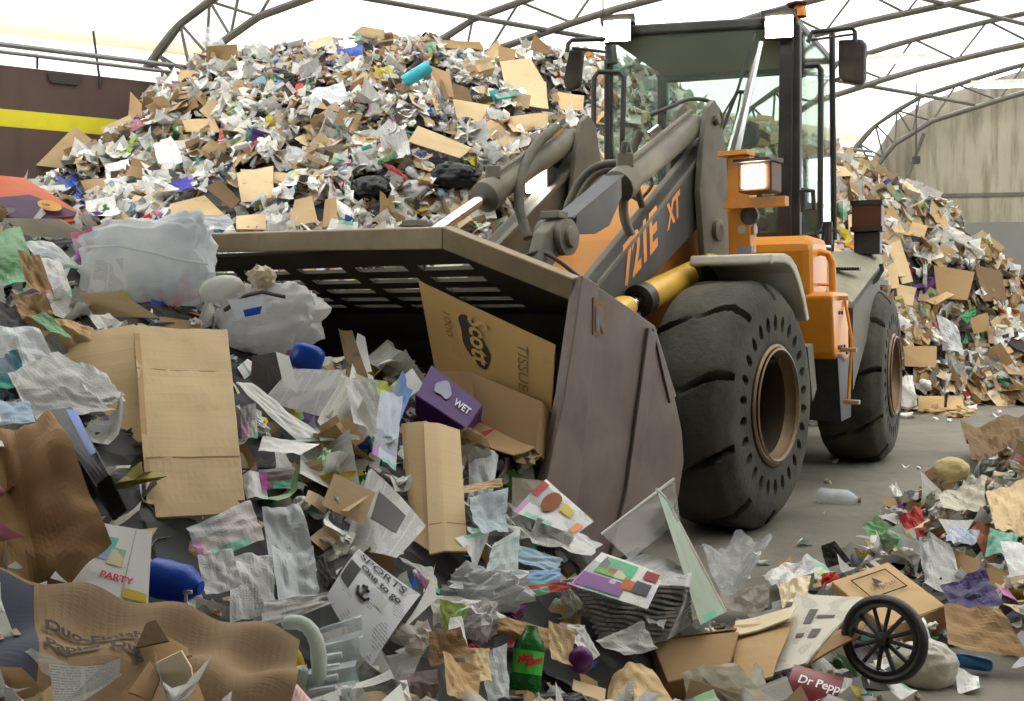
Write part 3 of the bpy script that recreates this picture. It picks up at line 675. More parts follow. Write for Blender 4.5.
b = MB(); b.loft([cab(0, -.005, ZG-.04), cab(1, -.005, ZG-.04), cab(1, .05, ZG-.04), cab(0, .05, ZG-.04)], [cab(0, -.005, ZG+.05), cab(1, -.005, ZG+.02), cab(1, .05, ZG+.02), cab(0, .05, ZG+.05)]); part(b, 'windscreen_sill', m_bk, CAB)
b = MB(); b.loft([cab(0, .93, ZG-.04), cab(1, .93, ZG-.04), cab(1, 1, ZG-.04), cab(0, 1, ZG-.04)], [cab(0, .93, ZG+.32), cab(1, .93, ZG+.32), cab(1, 1, ZG+.32), cab(0, 1, ZG+.32)]); part(b, 'rear_panel', m_gr, CAB)
b = MB(); b.loft([cab(0, .93, ZR-.06), cab(1, .93, ZR-.06), cab(1, 1, ZR-.06), cab(0, 1, ZR-.06)], [cab(0, .93, ZR), cab(1, .93, ZR), cab(1, 1, ZR), cab(0, 1, ZR)]); part(b, 'rear_header', plain('header_olive', (88, 96, 84), .8), CAB)
def pane(name, a, mat):
    b = MB(); b.add(a, [(0, 1, 2, 3)]); return part(b, name, mat, CAB, solid=.008)
pane('windscreen', [cab(.02, .01, ZG+.02), cab(.985, .01, ZG), cab(.985, .012, ZR), cab(.02, .012, ZR)], m_glass)
pane('rear_window', [cab(.03, .97, ZG+.3), cab(.97, .97, ZG+.3), cab(.97, .97, ZR-.05), cab(.03, .97, ZR-.05)], m_glass2)
pane('side_window', [cab(.0, .04, ZG), cab(.0, .95, ZG), cab(.0, .95, ZR), cab(.0, .04, ZR)], m_glass2)
pane('side_window', [cab(1, .04, ZG), cab(1, .95, ZG), cab(1, .95, ZR), cab(1, .04, ZR)], m_glass3)
# seat, steering column, console
b = MB(); b.loft([cab(.32, .45, 2.0), cab(.68, .45, 2.0), cab(.68, .8, 2.0), cab(.32, .8, 2.0)], [cab(.32, .45, 2.14), cab(.68, .45, 2.14), cab(.68, .8, 2.12), cab(.32, .8, 2.12)]); ST = part(b, 'seat', m_bk, CAB, bevel=.03)
b = MB(); b.loft([cab(.34, .76, 2.1), cab(.66, .76, 2.1), cab(.66, .86, 2.1), cab(.34, .86, 2.1)], [cab(.38, .8, 2.68), cab(.62, .8, 2.68), cab(.62, .88, 2.68), cab(.38, .88, 2.68)]); part(b, 'backrest', m_bk, CAB, bevel=.03)
b = MB(); b.lathe([(0, -.05), (.10, -.045), (.13, 0), (.10, .045), (0, .05)], cab(.46, .82, 2.84), rf, 20, False); part(b, 'headrest', m_bk, CAB, smooth=True)
b = MB(); b.tube([cab(.45, .3, 1.9), cab(.45, .36, 2.45)], .035, 10); part(b, 'steering_column', m_bk, CAB)
b = MB(); cc = cab(.45, .37, 2.48); nn = Vector((0, 0, 1))*.8-rf*-.5
ring_ = [cc+(rl*math.cos(a)+(rf*.85+Vector((0, 0, .5))).normalized()*math.sin(a))*.19 for a in [2*math.pi*k/24 for k in range(25)]]
b.tube(ring_, .015, 6); part(b, 'steering_wheel', m_bk, CAB, smooth=True)
b = MB(); b.loft([cab(.08, .4, 1.9), cab(.2, .4, 1.9), cab(.2, .8, 1.9), cab(.08, .8, 1.9)], [cab(.08, .45, 2.35), cab(.2, .45, 2.35), cab(.2, .8, 2.35), cab(.08, .8, 2.35)]); part(b, 'console', m_bk, CAB, bevel=.02)
# wiper on the screen
for a, c_, r in (((755, 33), (737, 92), .012), ((737, 92), (722, 130), .014), ((737, 92), (748, 92), .016), ((741, 92), (731, 150), .009), ((735, 95), (715, 128), .008)):
    b = MB(); b.tube([at(*a, 7.98), at(*c_, 7.96)], r, 6); part(b, 'wiper', m_bk, CAB)
b = MB(); b.tube([at(761, 42, 7.9), at(732, 158, 7.85)], .02, 8, r2=.05); part(b, 'exhaust_stack', m_ch, smooth=True)
# roof work lights
for px, py, Y in ((617, 31, 8.15), (779, 27, 7.9)):
    c_ = at(px, py, Y); fr = frame_fn(c_, math.radians(12))
    b = MB(); b.box((-.05, 0, 0), (.055, .105, .085), fr); Lm = part(b, 'work_light', m_bk, bevel=.012)
    b = MB(); b.box((.008, 0, 0), (.006, .098, .078), fr); part(b, 'lens', m_lamp, Lm)
    b = MB(); b.box((-.06, 0, .1), (.06, .13, .03), fr); part(b, 'light_bracket', m_bk)
# mirrors and rails
def rod(px, Y, r, name='rail', n=4):
    pts = [at(x, y, d) for (x, y), d in zip(px, Y if isinstance(Y, (list, tuple)) else [Y]*len(px))]
    b = MB(); b.tube(pts, r, 8); return part(b, name, m_bk, smooth=True)
rod([(606, 39), (572, 40), (568, 44), (567, 52)], 8.1, .018, 'mirror_arm'); rod([(606, 52), (572, 48)], 8.1, .012, 'mirror_arm')
rod([(808, 42), (812, 32), (852, 28), (855, 32), (855, 42)], 8.0, .018, 'mirror_arm'); rod([(840, 78), (835, 80)], 8.0, .012, 'mirror_arm'); rod([(855, 34), (812, 40)], 8.0, .01, 'mirror_arm')
for quad, Y, nm in (([(569, 50), (583, 48), (579, 88), (566, 92), (563, 80)], 8.15, 0), ([(838, 40), (860, 39), (865, 44), (864, 82), (860, 85), (843, 82), (838, 76)], 8.05, 1)):
    A_ = [at(x, y, Y) for x, y in quad]; B_ = [at(x, y, Y+.06)+Vector((.02, 0, 0)) for x, y in quad]
    b = MB(); b.loft(A_, B_); MR = part(b, 'mirror', m_bk, bevel=.012)
    cx = sum(A_, Vector())/len(A_); b = MB(); b.add([cx+(p-cx)*.86-Vector((0, .004, 0)) for p in A_], [tuple(range(len(A_)))]); part(b, 'mirror_glass', plain('mirror_dark', (64, 60, 56), .25, .3, dirt=(110, 98, 80), dirt_amt=.4), MR)
rod([(593, 158), (594, 78), (598, 72), (619, 72), (624, 78), (622, 158)], 8.1, .02)
rod([(804, 66), (817, 65), (821, 70), (820, 225), (815, 234), (800, 238)], 7.85, .022)
rod([(607, 170), (607, 60)], 8.2, .022); rod([(610, 46), (612, 64)], 8.15, .045, 'antenna_base')
rod([(832, 30), (834, 240)], [8.6, 8.75], .025, 'door_frame'); 
rod([(603, -4), (603, 26)], 8.3, .006, 'antenna')
# small round mirror / door handle hoop on the cab side
b = MB(); b.tube([at(802, 190, 7.8), at(813, 191, 7.75), at(814, 209, 7.75), at(803, 211, 7.8), at(802, 190, 7.8)], .02, 8); part(b, 'door_handle', m_bk, CAB)
b = MB(); b.tube([at(827, 222, 8.5), at(827, 245, 8.5)], .045, 10); b.tube([at(818, 232, 8.5), at(834, 230, 8.5)], .02, 8); part(b, 'door_hinge', m_bk, CAB)
b = MB(); b.lathe([(.05, 0), (.05, .05), (.04, .08), (0, .09)], at(800, 17, 8.1), (0, 0, 1), 18, False); BE = part(b, 'beacon', plain('beacon_amber', (226, 130, 40), .3), smooth=True)
b = MB(); b.lathe([(.07, 0), (.085, .015), (.04, .03), (0, .03)], at(797, 6, 8.1), (0, 0, 1), 18, False); part(b, 'beacon_cap', plain('beacon_red', (120, 60, 50), .5), BE, smooth=True)

# --- body below the cab, deck, ladder
b = MB(); b.prism([(.50, 1.80), (.40, 1.86), (-.12, 1.86), (-.14, 1.5), (.0, 1.32), (.30, 1.28), (.46, 1.42)], .35, .98, Rr); BO = part(b, 'side_body', m_or, bevel=.06)
b = MB(); b.prism([(.46, 1.42), (.42, 1.45), (-.20, 1.45), (-.20, .95), (.05, .90), (.36, 1.0)], .62, 1.12, Rr); LP = part(b, 'ladder_panel', m_or, bevel=.02)
for u, z in ((.1, 1.3), (.2, 1.3), (0, 1.05), (.12, 1.05), (.22, 1.05), (-.1, 1.0)):
    b = MB(); b.lathe([(.014, 0), (.014, .012), (0, .012)], Rr(u, 1.12, z), rl, 8, False); part(b, 'bolt', m_bk, LP)
b = MB(); b.prism([(.26, 1.0), (-.3, 1.0), (-.3, .5), (.1, .5)], .68, 1.12, Rr); part(b, 'step_box', m_bk)
b = MB(); b.tube([at(845, 300, 7.9), at(852, 340, 7.85), at(848, 402, 7.8)], .012, 6); LA = part(b, 'ladder', m_or)
for px, py in ((841, 298), (849, 350), (852, 402)):
    b = MB(); b.box((0, 0, 0), (.03, .055, .016), frame_fn(at(px, py, 7.75), THR)); part(b, 'step', plain('step_tread', (150, 120, 88), .6, dirt=(210, 180, 140), dirt_amt=.4), LA, bevel=.005)
b = MB(); hp = [(809, 296), (809, 262), (812, 255), (820, 252), (828, 254), (832, 262), (833, 300)]
b.tube([at(x, y, 7.75) for x, y in hp], .026, 10); part(b, 'grab_rail', m_or, smooth=True); b = MB(); b.tube([at(809, 284, 7.75), at(832, 285, 7.75)], .012, 6); part(b, 'grab_rail', m_or)
deck = [at(832, 251, 9.2), at(882, 250, 9.6), at(880, 266, 9.3), at(853, 302, 8.2), at(815, 286, 8.2)]
b = MB(); b.loft(deck, [p-Vector((0, 0, .06)) for p in deck]); DK = part(b, 'rear_deck', plain('deck_olive', (150, 146, 126), .7, dirt=(112, 106, 88), dirt_amt=.4), bevel=.01); DK['label'] = 'dusty olive sloping deck with a grip grating'
for k in range(11):
    p = at(833+k*2.6, 269, 8.72); b = MB(); b.box((0, 0, 0), (.05, .008, .012), frame_fn(p, THR)); part(b, 'grip_slat', m_bk, DK)
b = MB(); b.loft([at(853, 302, 8.2), at(880, 266, 9.3), at(880, 290, 9.3), at(853, 390, 8.2)], [at(853, 302, 8.3)+rl*-.3, at(880, 266, 9.4)+rl*-.3, at(880, 290, 9.4)+rl*-.3, at(853, 390, 8.3)+rl*-.3]); part(b, 'deck_side', plain('deck_side_grey', (104, 100, 88), .7))
rod([(868, 286), (876, 280), (882, 270), (881, 264)], 9.0, .02, 'grab_rail')
b = MB(); b.prism([(-1.4, 1.60), (-2.4, 1.60), (-2.4, 1.55), (-1.4, 1.55)], .7, 1.1, Rr); part(b, 'rear_fender', m_dk)
b = MB(); b.prism([(-1.1, .8), (-1.1, 1.86), (-1.6, 2.0), (-3.2, 1.9), (-3.3, .8)], -.62, .62, Rr); part(b, 'engine_hood', m_or, bevel=.04)
b = MB(); b.prism([(-3.0, .5), (-3.4, .5), (-3.4, 1.2), (-3.0, 1.2)], -1.0, 1.0, Rr); part(b, 'counterweight', m_dk, bevel=.03)
# tail lamp on the deck
fr = frame_fn(at(868, 226, 9.35), THR)
b = MB(); b.box((0, 0, .08), (.09, .125, .11), fr); TL = part(b, 'tail_lamp', plain('lamp_rust', (92, 52, 34), .5), bevel=.012)
b = MB(); b.box((0, 0, .20), (.10, .135, .02), fr); part(b, 'lamp_cap', m_bk, TL); b = MB(); b.box((0, 0, -.03), (.10, .135, .02), fr); part(b, 'lamp_base', m_bk, TL)
b = MB(); b.box((0, 0, -.15), (.07, .11, .10), fr); part(b, 'lamp_post', m_bk, TL, bevel=.01)
# ---------------------------------------------------------------- waste heaps as height fields
def rbf(P):
    P = np.array(P, float); n = len(P); d = np.hypot(P[:, None, 0]-P[None, :, 0], P[:, None, 1]-P[None, :, 1])
    A = np.zeros((n+1, n+1)); A[:n, :n] = d+np.eye(n)*-.02; A[:n, n] = 1; A[n, :n] = 1
    c = np.linalg.solve(A, np.append(P[:, 2], 0))
    return lambda x, y: sum(c[i]*np.hypot(x-P[i, 0], y-P[i, 1]) for i in range(n))+c[n]
def px3(L): return [tuple(at(a, b_, c_)) for a, b_, c_ in L]
front = px3([(-60, 701, 1.7), (-60, 560, 2.25), (-60, 400, 3.2), (-60, 300, 4.0), (-60, 222, 5.0),
    (0, 701, 1.75), (0, 600, 2.1), (0, 500, 2.6), (0, 400, 3.2), (0, 300, 4.0), (0, 232, 4.8), (0, 216, 5.3),
    (80, 690, 1.9), (80, 590, 2.25), (80, 470, 2.85), (80, 340, 3.7), (80, 250, 4.5), (80, 222, 5.2),
    (150, 701, 1.95), (150, 600, 2.35), (150, 520, 2.75), (150, 420, 3.15), (150, 330, 3.7), (150, 270, 4.3), (150, 235, 4.8),
    (230, 640, 2.4), (230, 540, 2.85), (230, 430, 3.4), (230, 345, 3.95), (230, 300, 4.45),
    (300, 701, 2.35), (300, 620, 2.65), (300, 520, 3.05), (300, 440, 3.5), (300, 375, 4.0), (310, 350, 4.4),
    (360, 660, 2.6), (360, 560, 3.0), (360, 480, 3.4), (370, 400, 4.0),
    (420, 701, 2.6), (420, 620, 2.85), (420, 540, 3.2), (420, 460, 3.65), (420, 405, 4.2), (420, 378, 4.6),
    (480, 650, 2.95), (480, 560, 3.3), (480, 480, 3.75), (480, 425, 4.2),
    (520, 701, 2.95), (520, 640, 3.1), (520, 560, 3.45), (520, 490, 3.85), (530, 450, 4.2),
    (600, 701, 3.1), (600, 640, 3.3), (600, 590, 3.55), (600, 545, 3.9), (585, 520, 4.05),
    (650, 690, 3.2), (650, 620, 3.6), (645, 580, 3.95),
    (690, 701, 3.3), (690, 640, 3.65), (690, 610, 4.0), (760, 701, 3.4), (760, 660, 3.65), (760, 620, 4.15), (765, 592, 4.75),
    (850, 701, 3.5), (850, 650, 3.8), (850, 600, 4.4), (840, 575, 4.95), (920, 690, 3.6), (915, 640, 3.95), (920, 590, 4.55), (915, 550, 5.2),
    (970, 660, 3.95), (970, 600, 4.4), (970, 560, 4.85), (960, 520, 5.5), (965, 480, 6.4),
    (1030, 640, 4.05), (1030, 570, 4.5), (1030, 500, 5.4), (1030, 450, 6.3), (1090, 620, 4.1), (1100, 520, 5.0), (1100, 440, 6.4)])
front += [(x, y, 0.0) for x, y in [(.75, 4.75), (1.0, 4.95), (1.35, 5.2), (1.9, 5.6), (2.1, 6.2), (2.6, 6.9), (3.2, 7.7), (4.2, 8.4), (1.6, 3.25), (2.1, 3.3), (2.6, 3.5), (1.7, 2.7), (2.6, 2.6), (.8, 5.4), (2.2, 7.5), (4.6, 4.0), (5, 6)]]
front += [tuple(Fr(u, v, z)) for u, v, z in [(2.2, 0, .75), (2.2, .7, .72), (2.2, -.8, .9), (1.8, 0, .5), (1.8, .9, .5), (1.8, -.9, .6), (2.4, 1.2, .72), (2.0, 1.3, .5), (1.5, 1.5, 0), (2.0, 1.62, .02), (2.5, 1.62, .06), (1.2, 0, 0), (1.2, -1, .1), (1.2, -1.6, .6)]]
front += [(-2.6, 6.4, 1.0), (-4.2, 6.4, 1.4), (-1.5, 6.4, .3), (-.5, 1.3, .45), (-1.4, 1.2, .6), (.5, 2.2, .25), (.2, 1.2, .3)]
back = px3([(45, 190, 11.7), (80, 165, 11.8), (118, 135, 12.0), (148, 108, 12.2), (165, 92, 12.3), (180, 80, 12.3), (200, 68, 12.2), (230, 60, 12.1), (300, 54, 11.9), (350, 50, 11.7), (450, 58, 11.7), (540, 66, 11.8), (620, 92, 12.2), (700, 115, 12.8),
    (840, 172, 14.6), (870, 190, 15.4), (905, 205, 15.6), (940, 227, 15.8), (975, 257, 16.2), (1000, 282, 16.4), (1024, 300, 16.8), (1060, 330, 17),
    (350, 90, 10.6), (350, 150, 9.6), (350, 220, 8.5), (200, 120, 10.6), (200, 200, 8.9), (110, 190, 10.0), (100, 222, 8.6), (20, 215, 10.2), (480, 110, 10.4), (480, 190, 9.2), (560, 120, 10.8), (600, 180, 9.9), (-60, 215, 10.4), (-60, 235, 8.6),
    (960, 330, 15.2), (1010, 345, 15.8), (900, 300, 14.6), (900, 370, 13.9), (840, 260, 13.6), (960, 380, 15.0)])
back += [tuple(wall_frame(t_, .15, z)) for t_, z in ((-1.5, 1.7), (-.5, 2.0), (.6, 2.9), (1.9, 3.9), (2.8, 4.1), (4, 4.15), (6, 4.0), (8, 3.7), (10, 3.5), (12, 3.3), (14, 3.2))]
back += [(x, y, 0) for x, y in [(-5.5, 6.6), (-3.8, 6.6), (-2.2, 6.9), (-.9, 7.6), (.1, 8.4), (.9, 9.6), (2.0, 11.2), (3.3, 12.1), (4.4, 13.2), (5.05, 13.85), (6.3, 14.9), (7.9, 16.2), (9.5, 17.2), (6, 12.5), (8, 14)]]
back += [tuple(end_frame(q, .3, z)) for q, z in ((.3, 3.1), (1.2, 2.55), (2.2, 1.7), (3.0, 1.0), (4.2, .2))]
fz, bz = rbf(front), rbf(back)
GX0, GX1, GY0, GY1, GS = -9.0, 11.0, .4, 19.6, .05
gx = np.arange(GX0, GX1+1e-6, GS); gy = np.arange(GY0, GY1+1e-6, GS); XX, YY = np.meshgrid(gx, gy)
def vnoise(x, y, seed):
    r = np.random.default_rng(seed); T = r.random((256, 256)); xi, yi = np.floor(x).astype(int), np.floor(y).astype(int); fx, fy = x-xi, y-yi
    fx, fy = fx*fx*(3-2*fx), fy*fy*(3-2*fy); g = lambda a, c_: T[a % 256, c_ % 256]
    return (g(xi, yi)*(1-fx)+g(xi+1, yi)*fx)*(1-fy)+(g(xi, yi+1)*(1-fx)+g(xi+1, yi+1)*fx)*fy-.5
ZF = fz(XX, YY); ZB_ = bz(XX, YY)
rough_b = .22*vnoise(XX*1.4, YY*1.4, 1)+.20*vnoise(XX*3.2, YY*3.2, 2)+.10*vnoise(XX*7, YY*7, 3)
rough_f = .10*vnoise(XX*3.1, YY*3.1, 4)+.07*vnoise(XX*7, YY*7, 5)
# the back pile counts only behind a line, the front heap only before one; clear the loader and the walls
ZB_ = np.where(ZB_ > .1, ZB_+rough_b*np.clip(ZB_/1.0, 0, 1), ZB_); ZF = np.where(ZF > .05, ZF+rough_f*np.clip(ZF/.4, 0, 1), ZF)
ZF = np.where(YY > 7.2+np.clip((XX-2)*.6, 0, 3), -1, ZF); ZB_ = np.where(YY < 6.3, -1, ZB_)
of, orr = Fr(0, 0, 0), Rr(0, 0, 0)
uf = (XX-of.x)*fwd.x+(YY-of.y)*fwd.y; vf = (XX-of.x)*lft.x+(YY-of.y)*lft.y
ur = (XX-orr.x)*rf.x+(YY-orr.y)*rf.y; vr = (XX-orr.x)*rl.x+(YY-orr.y)*rl.y
ZF = np.where((uf < 1.75) & (uf > -2) & (np.abs(vf) < 1.6), -1, ZF)
ZF = np.where((uf < 2.6) & (uf >= 1.55) & (vf > 1.33) & (vf < 1.9), np.minimum(ZF, .10), ZF)
ZF = np.where((uf < 2.1) & (uf >= 1.6) & (np.abs(vf) < 1.4), np.minimum(ZF, .85), ZF)
for (u_, v_) in ((uf, vf), (ur, vr)):
    ZB_ = np.where((u_ < 2.9) & (u_ > -2.6) & (np.abs(v_) < 1.5), np.minimum(ZB_, -1), ZB_)
wn = Vector((A_DIR.y, -A_DIR.x, 0)); dw = (XX-W0.x)*wn.x+(YY-W0.y)*wn.y
ep = end_frame(0, .3, 0); en = Vector((E_DIR.y, -E_DIR.x, 0)); de = (XX-ep.x)*en.x+(YY-ep.y)*en.y
ZZ = np.maximum(ZF, ZB_); ZZ = np.where((dw < .02) | (de < .0), -1, ZZ)
ZZ = np.clip(ZZ, -.05, 4.6)
def height(x, y):
    fx = (np.asarray(x, float)-GX0)/GS; fy = (np.asarray(y, float)-GY0)/GS
    i = np.clip(fx.astype(int), 0, len(gx)-2); j = np.clip(fy.astype(int), 0, len(gy)-2); a = np.clip(fx-i, 0, 1); b_ = np.clip(fy-j, 0, 1)
    return (ZZ[j, i]*(1-a)+ZZ[j, i+1]*a)*(1-b_)+(ZZ[j+1, i]*(1-a)+ZZ[j+1, i+1]*a)*b_
YS = np.arange(1.25, 19.5, .015)
def hit(px, py, lift=0.0):
    """where the sight line through a picture point first meets a heap or the floor"""
    x = (px-512)*YS/FPX; z = CAMH-(py-HORIZON)*YS/FPX; g = np.maximum(height(x, YS), 0)
    k = np.argmax(z <= g); Y = YS[k] if (z <= g).any() else 12.0
    return at(px, py, Y*(1-lift))
def normal_at(x, y, e=.15):
    n = Vector((float(height(x-e, y)-height(x+e, y)), float(height(x, y-e)-height(x, y+e)), 2*e)); return n.normalized()
# the body of the heaps: near-black so gaps between loose pieces read as shade
t = NT('heap_gap_shade'); co = t.coord(); vo = t.n('ShaderNodeTexVoronoi', {'Vector': co, 'Scale': 9.0})
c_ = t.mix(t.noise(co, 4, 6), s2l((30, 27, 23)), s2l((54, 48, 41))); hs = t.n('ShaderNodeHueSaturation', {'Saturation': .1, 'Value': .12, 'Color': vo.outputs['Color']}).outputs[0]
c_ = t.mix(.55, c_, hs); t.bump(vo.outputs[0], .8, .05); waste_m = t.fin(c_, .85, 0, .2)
def mound(name, x0, x1, y0, y1, step, lab, drop=.06):
    b = MB(); xs = np.arange(x0, x1+1e-6, step); ys = np.arange(y0, y1+1e-6, step); X, Y = np.meshgrid(xs, ys); Z = height(X, Y)-drop; n = len(xs)
    me_v = np.stack([X.ravel(), Y.ravel(), Z.ravel()], 1); keep = Z > .02; F_ = []
    for j in range(len(ys)-1):
        for i in range(n-1):
            if keep[j, i] or keep[j, i+1] or keep[j+1, i] or keep[j+1, i+1]: F_.append((j*n+i, j*n+i+1, (j+1)*n+i+1, (j+1)*n+i))
    me_v[:, 2] = np.maximum(me_v[:, 2], -.04); used = np.unique(np.array(F_).ravel()); rm = -np.ones(len(me_v), int); rm[used] = np.arange(len(used))
    b.v = [Vector(p) for p in me_v[used]]; b.f = [tuple(int(rm[i]) for i in f) for f in F_]
    return tag(b.build(name, waste_m, smooth=True), lab, 'waste', kind='stuff')
mound('waste_mound', -6, 11, 6.2, 19.6, .14, 'waste body of the tall pile against the walls, coloured dark as gap shade')
mound('waste_mound', -5, 5.6, .4, 7.4, .08, 'waste body of the heap before the bucket, coloured dark as gap shade')
# ---------------------------------------------------------------- hand-placed waste: helpers
ANCH = []
def corners(quad, Y=None, lift=.04):
    if Y is not None:
        Y = Y if isinstance(Y, (tuple, list)) else [Y]*len(quad); return [at(x, y, d) for (x, y), d in zip(quad, Y)]
    cx, cy = sum(p[0] for p in quad)/len(quad), sum(p[1] for p in quad)/len(quad); Yc = hit(cx, cy).y; out = []
    for x, y in quad:
        d = hit(x, y).y; d = min(max(d, Yc*.86), Yc*1.12); out.append(at(x, y, (d*.6+Yc*.4)*(1-lift)))
    return out
def note(quad, Yc, phrase): 
    if phrase: ANCH.append((sum(p[0] for p in quad)/len(quad), sum(p[1] for p in quad)/len(quad), Yc, phrase))
def S(name, label, cat, quad, mat, Y=None, lift=.04, amp=.02, nf=4, rip=0, n=12, thick=0, seed=None, group=None, phrase=None, relief=None, grow=.0, cut=None, smooth=False):
    C = corners(quad, Y, lift); seed = seed if seed is not None else int(quad[0][0]*7+quad[0][1]); sz = (C[1]-C[0]).length+(C[3]-C[0]).length
    o, P = sheet(name, C, mat, n, n, relief or folds(seed, nf, amp*sz, rip*sz), thick=thick, label=label, cat=cat, group=group, cut=cut, smooth=smooth)
    mark(quad, grow); note(quad, sum(c.y for c in C)/4, phrase); return o, P
def superell(c, rx, ry, rz, e1=1.0, e2=1.0, bump=.12, freq=1.6, seed=0, n=64, m=40, rot=None, pleat=0, fine=1):
    """rounded lump: rx across, ry deep, rz tall; exponent < 1 makes it blockier"""
    sg = lambda v, e: math.copysign(abs(v)**e, v); b = MB()
    for j in range(m+1):
        for i in range(n):
            a = 2*math.pi*i/n; p = (j/m-.5)*math.pi*.995
            d = Vector((sg(math.cos(p), e1)*sg(math.cos(a), e2), sg(math.cos(p), e1)*sg(math.sin(a), e2), sg(math.sin(p), e1)))
            q = d*freq+Vector((seed*3.1, seed*1.7, 0)); k = 1+bump*mnoise.noise(q)+bump*.5*mnoise.noise(q*2.3)+bump*.6*(abs(mnoise.noise(q*2.1))-.2)+bump*.25*abs(mnoise.noise(q*4.3))*fine
            if pleat: k += pleat*math.sin(a*9+3*mnoise.noise(q))*max(0, math.sin(p))
            v = Vector((d.x*rx*k, d.y*ry*k, d.z*rz*k))
            if rot is not None: v = rot @ v
            b.v.append(Vector(c)+v)
    b.f = [(j*n+i, j*n+(i+1) % n, (j+1)*n+(i+1) % n, (j+1)*n+i) for j in range(m) for i in range(n)]
    b.f += [tuple(range(n))[::-1], tuple(range(m*n, (m+1)*n))]; return b
def roll(a): return Matrix.Rotation(-math.radians(a), 3, 'Y')        # turn in the picture plane, clockwise degrees
def B(name, label, cat, box, mat, Y=None, e1=1.0, e2=1.0, bump=.15, freq=1.6, ang=0, deep=.8, phrase=None, group=None, pleat=0, seed=None, grow=-.1, facet=False):
    """a lump filling the picture box (x0,y0,x1,y1), resting in the heap"""
    x0, y0, x1, y1 = box; cx, cy = (x0+x1)/2, (y0+y1)/2; Yc = Y or hit(cx, (cy+y1)/2).y*.985
    k = Yc/FPX; rx, rz = (x1-x0)/2*k, (y1-y0)/2*k; c = at(cx, cy, Yc)
    b = superell(c, rx*.95, min(rx, rz)*deep, rz*.95, e1, e2, bump, freq, seed if seed is not None else cx*.13, rot=roll(ang) if ang else None, pleat=pleat, **(dict(n=26, m=16, fine=.3) if facet else {}))
    o = tag(b.build(name, mat, smooth=not facet), label, cat, group); q = [(x0, y0), (x1, y0), (x1, y1), (x0, y1)]; mark(q, grow); note(q, Yc, phrase); return o, c, k
def lathe_thing(name, label, cat, p0, p1, prof, mat, Y0, Y1=None, n=24, phrase=None, group=None):
    """turned thing lying from picture point p0 to p1; prof = (fraction along, radius in px)"""
    a, b_ = at(*p0, Y0), at(*p1, Y1 or Y0); L = (b_-a).length; k = Y0/FPX; ax = (b_-a).normalized()
    b = MB(); b.lathe([(r*k, f*L) for f, r in prof], a, ax, n, True); o = tag(b.build(name, mat, smooth=True), label, cat, group)
    rr = max(r for _, r in prof); mark([(min(p0[0], p1[0])-rr, min(p0[1], p1[1])-rr/2), (max(p0[0], p1[0])+rr, min(p0[1], p1[1])-rr/2), (max(p0[0], p1[0])+rr, max(p0[1], p1[1])+rr/2), (min(p0[0], p1[0])-rr, max(p0[1], p1[1])+rr/2)], -.2); note([p0, p1], Y0, phrase)
    return o, a, ax, L, k
def carton_box(name, label, quad, deep, mat, Y=None, lift=.05, phrase=None, flaps=(), cat='carton', group=None, dirv=None):
    """a carton whose near face fills the picture quad, running back by `deep` metres; flaps = (edge, length, swing)"""
    C = corners(quad, Y, lift); nrm = (C[3]-C[0]).cross(C[1]-C[0]).normalized(); nrm = nrm if nrm.y > 0 else -nrm; d = (dirv or nrm)*deep; root = empty(name, sum(C, Vector())/4)
    tag(root, label, cat, group); D = [c+d for c in C]
    for nm, q in (('front_panel', C), ('side_panel', [C[1], D[1], D[2], C[2]]), ('side_panel', [C[0], D[0], D[3], C[3]]), ('bottom_panel', [C[3], C[2], D[2], D[3]]), ('back_panel', D)):
        sheet(nm, q, mat, 4, 4, folds(int(quad[0][0])+len(nm), 3, .02*deep), root, thick=.006)
    for e, L, sw in flaps:
        a, b_ = C[e], C[(e+1) % 4]; out = (b_-a).cross(nrm).normalized(); mid = sum(C, Vector())/4
        if out.dot((a+b_)/2-mid) < 0: out = -out
        v = (out*math.cos(sw)+nrm*math.sin(sw))*L; sheet('flap', [a, b_, b_+v, a+v], mat, 4, 4, folds(e+3, 2, .02), root, thick=.005)
    mark(quad); note(quad, C[0].y, phrase)
    return root, lambda s, t, l=0: C[0]*(1-s)*(1-t)+C[1]*s*(1-t)+C[2]*s*t+C[3]*(1-s)*t-nrm*l
KR = lambda n, c: cardboard('card_'+n, c)
tan1, tan2, tan3, brn1, brn2, pale = KR('tan', (196, 168, 126)), KR('light', (206, 180, 140)), KR('golden', (186, 154, 112)), KR('brown', (154, 124, 88)), KR('dark', (110, 88, 62)), KR('pale', (222, 204, 172))
news = printed('newsprint', (222, 220, 216), .5, newsy=True, var=.2); news2 = printed('newsprint_grey', (198, 196, 192), .5, newsy=True, var=.25)
blank = printed('white_paper', (238, 236, 232), 0, var=.15); offw = printed('cream_paper', (220, 212, 192), .1, var=.15); mag = printed('magazine_colour', (226, 224, 220), .5, pics=.4, rough=.35); mag2 = printed('flyer_colour', (232, 228, 220), .4, pics=.55, rough=.35)
grn = printed('green_print', (120, 170, 118), .15, pics=.25, rough=.4); ink = plain('ink_black', (34, 34, 36), .7, var=.05); inkb = plain('ink_brown', (48, 36, 26), .8, var=.1); inkw = plain('ink_white', (232, 230, 226), .6, var=.03); navy = plain('print_navy', (38, 38, 58), .7, var=.1)
film = plastic('clear_film', (226, 230, 232), .38, .12); filmw = plastic('milky_film', (222, 224, 226), .8, .25); wbag = plastic('white_bag', (230, 231, 232), 1, .3); bbag = plastic('black_bag', (34, 35, 38), 1, .22)
red_p, blue_p, green_p, yel_p, pur_p = [plastic(n, c, 1, .28, .3) for n, c in (('red_plastic', (186, 46, 48)), ('blue_plastic', (36, 84, 190)), ('green_plastic', (56, 146, 84)), ('yellow_plastic', (222, 190, 44)), ('purple_plastic', (104, 30, 110)))]

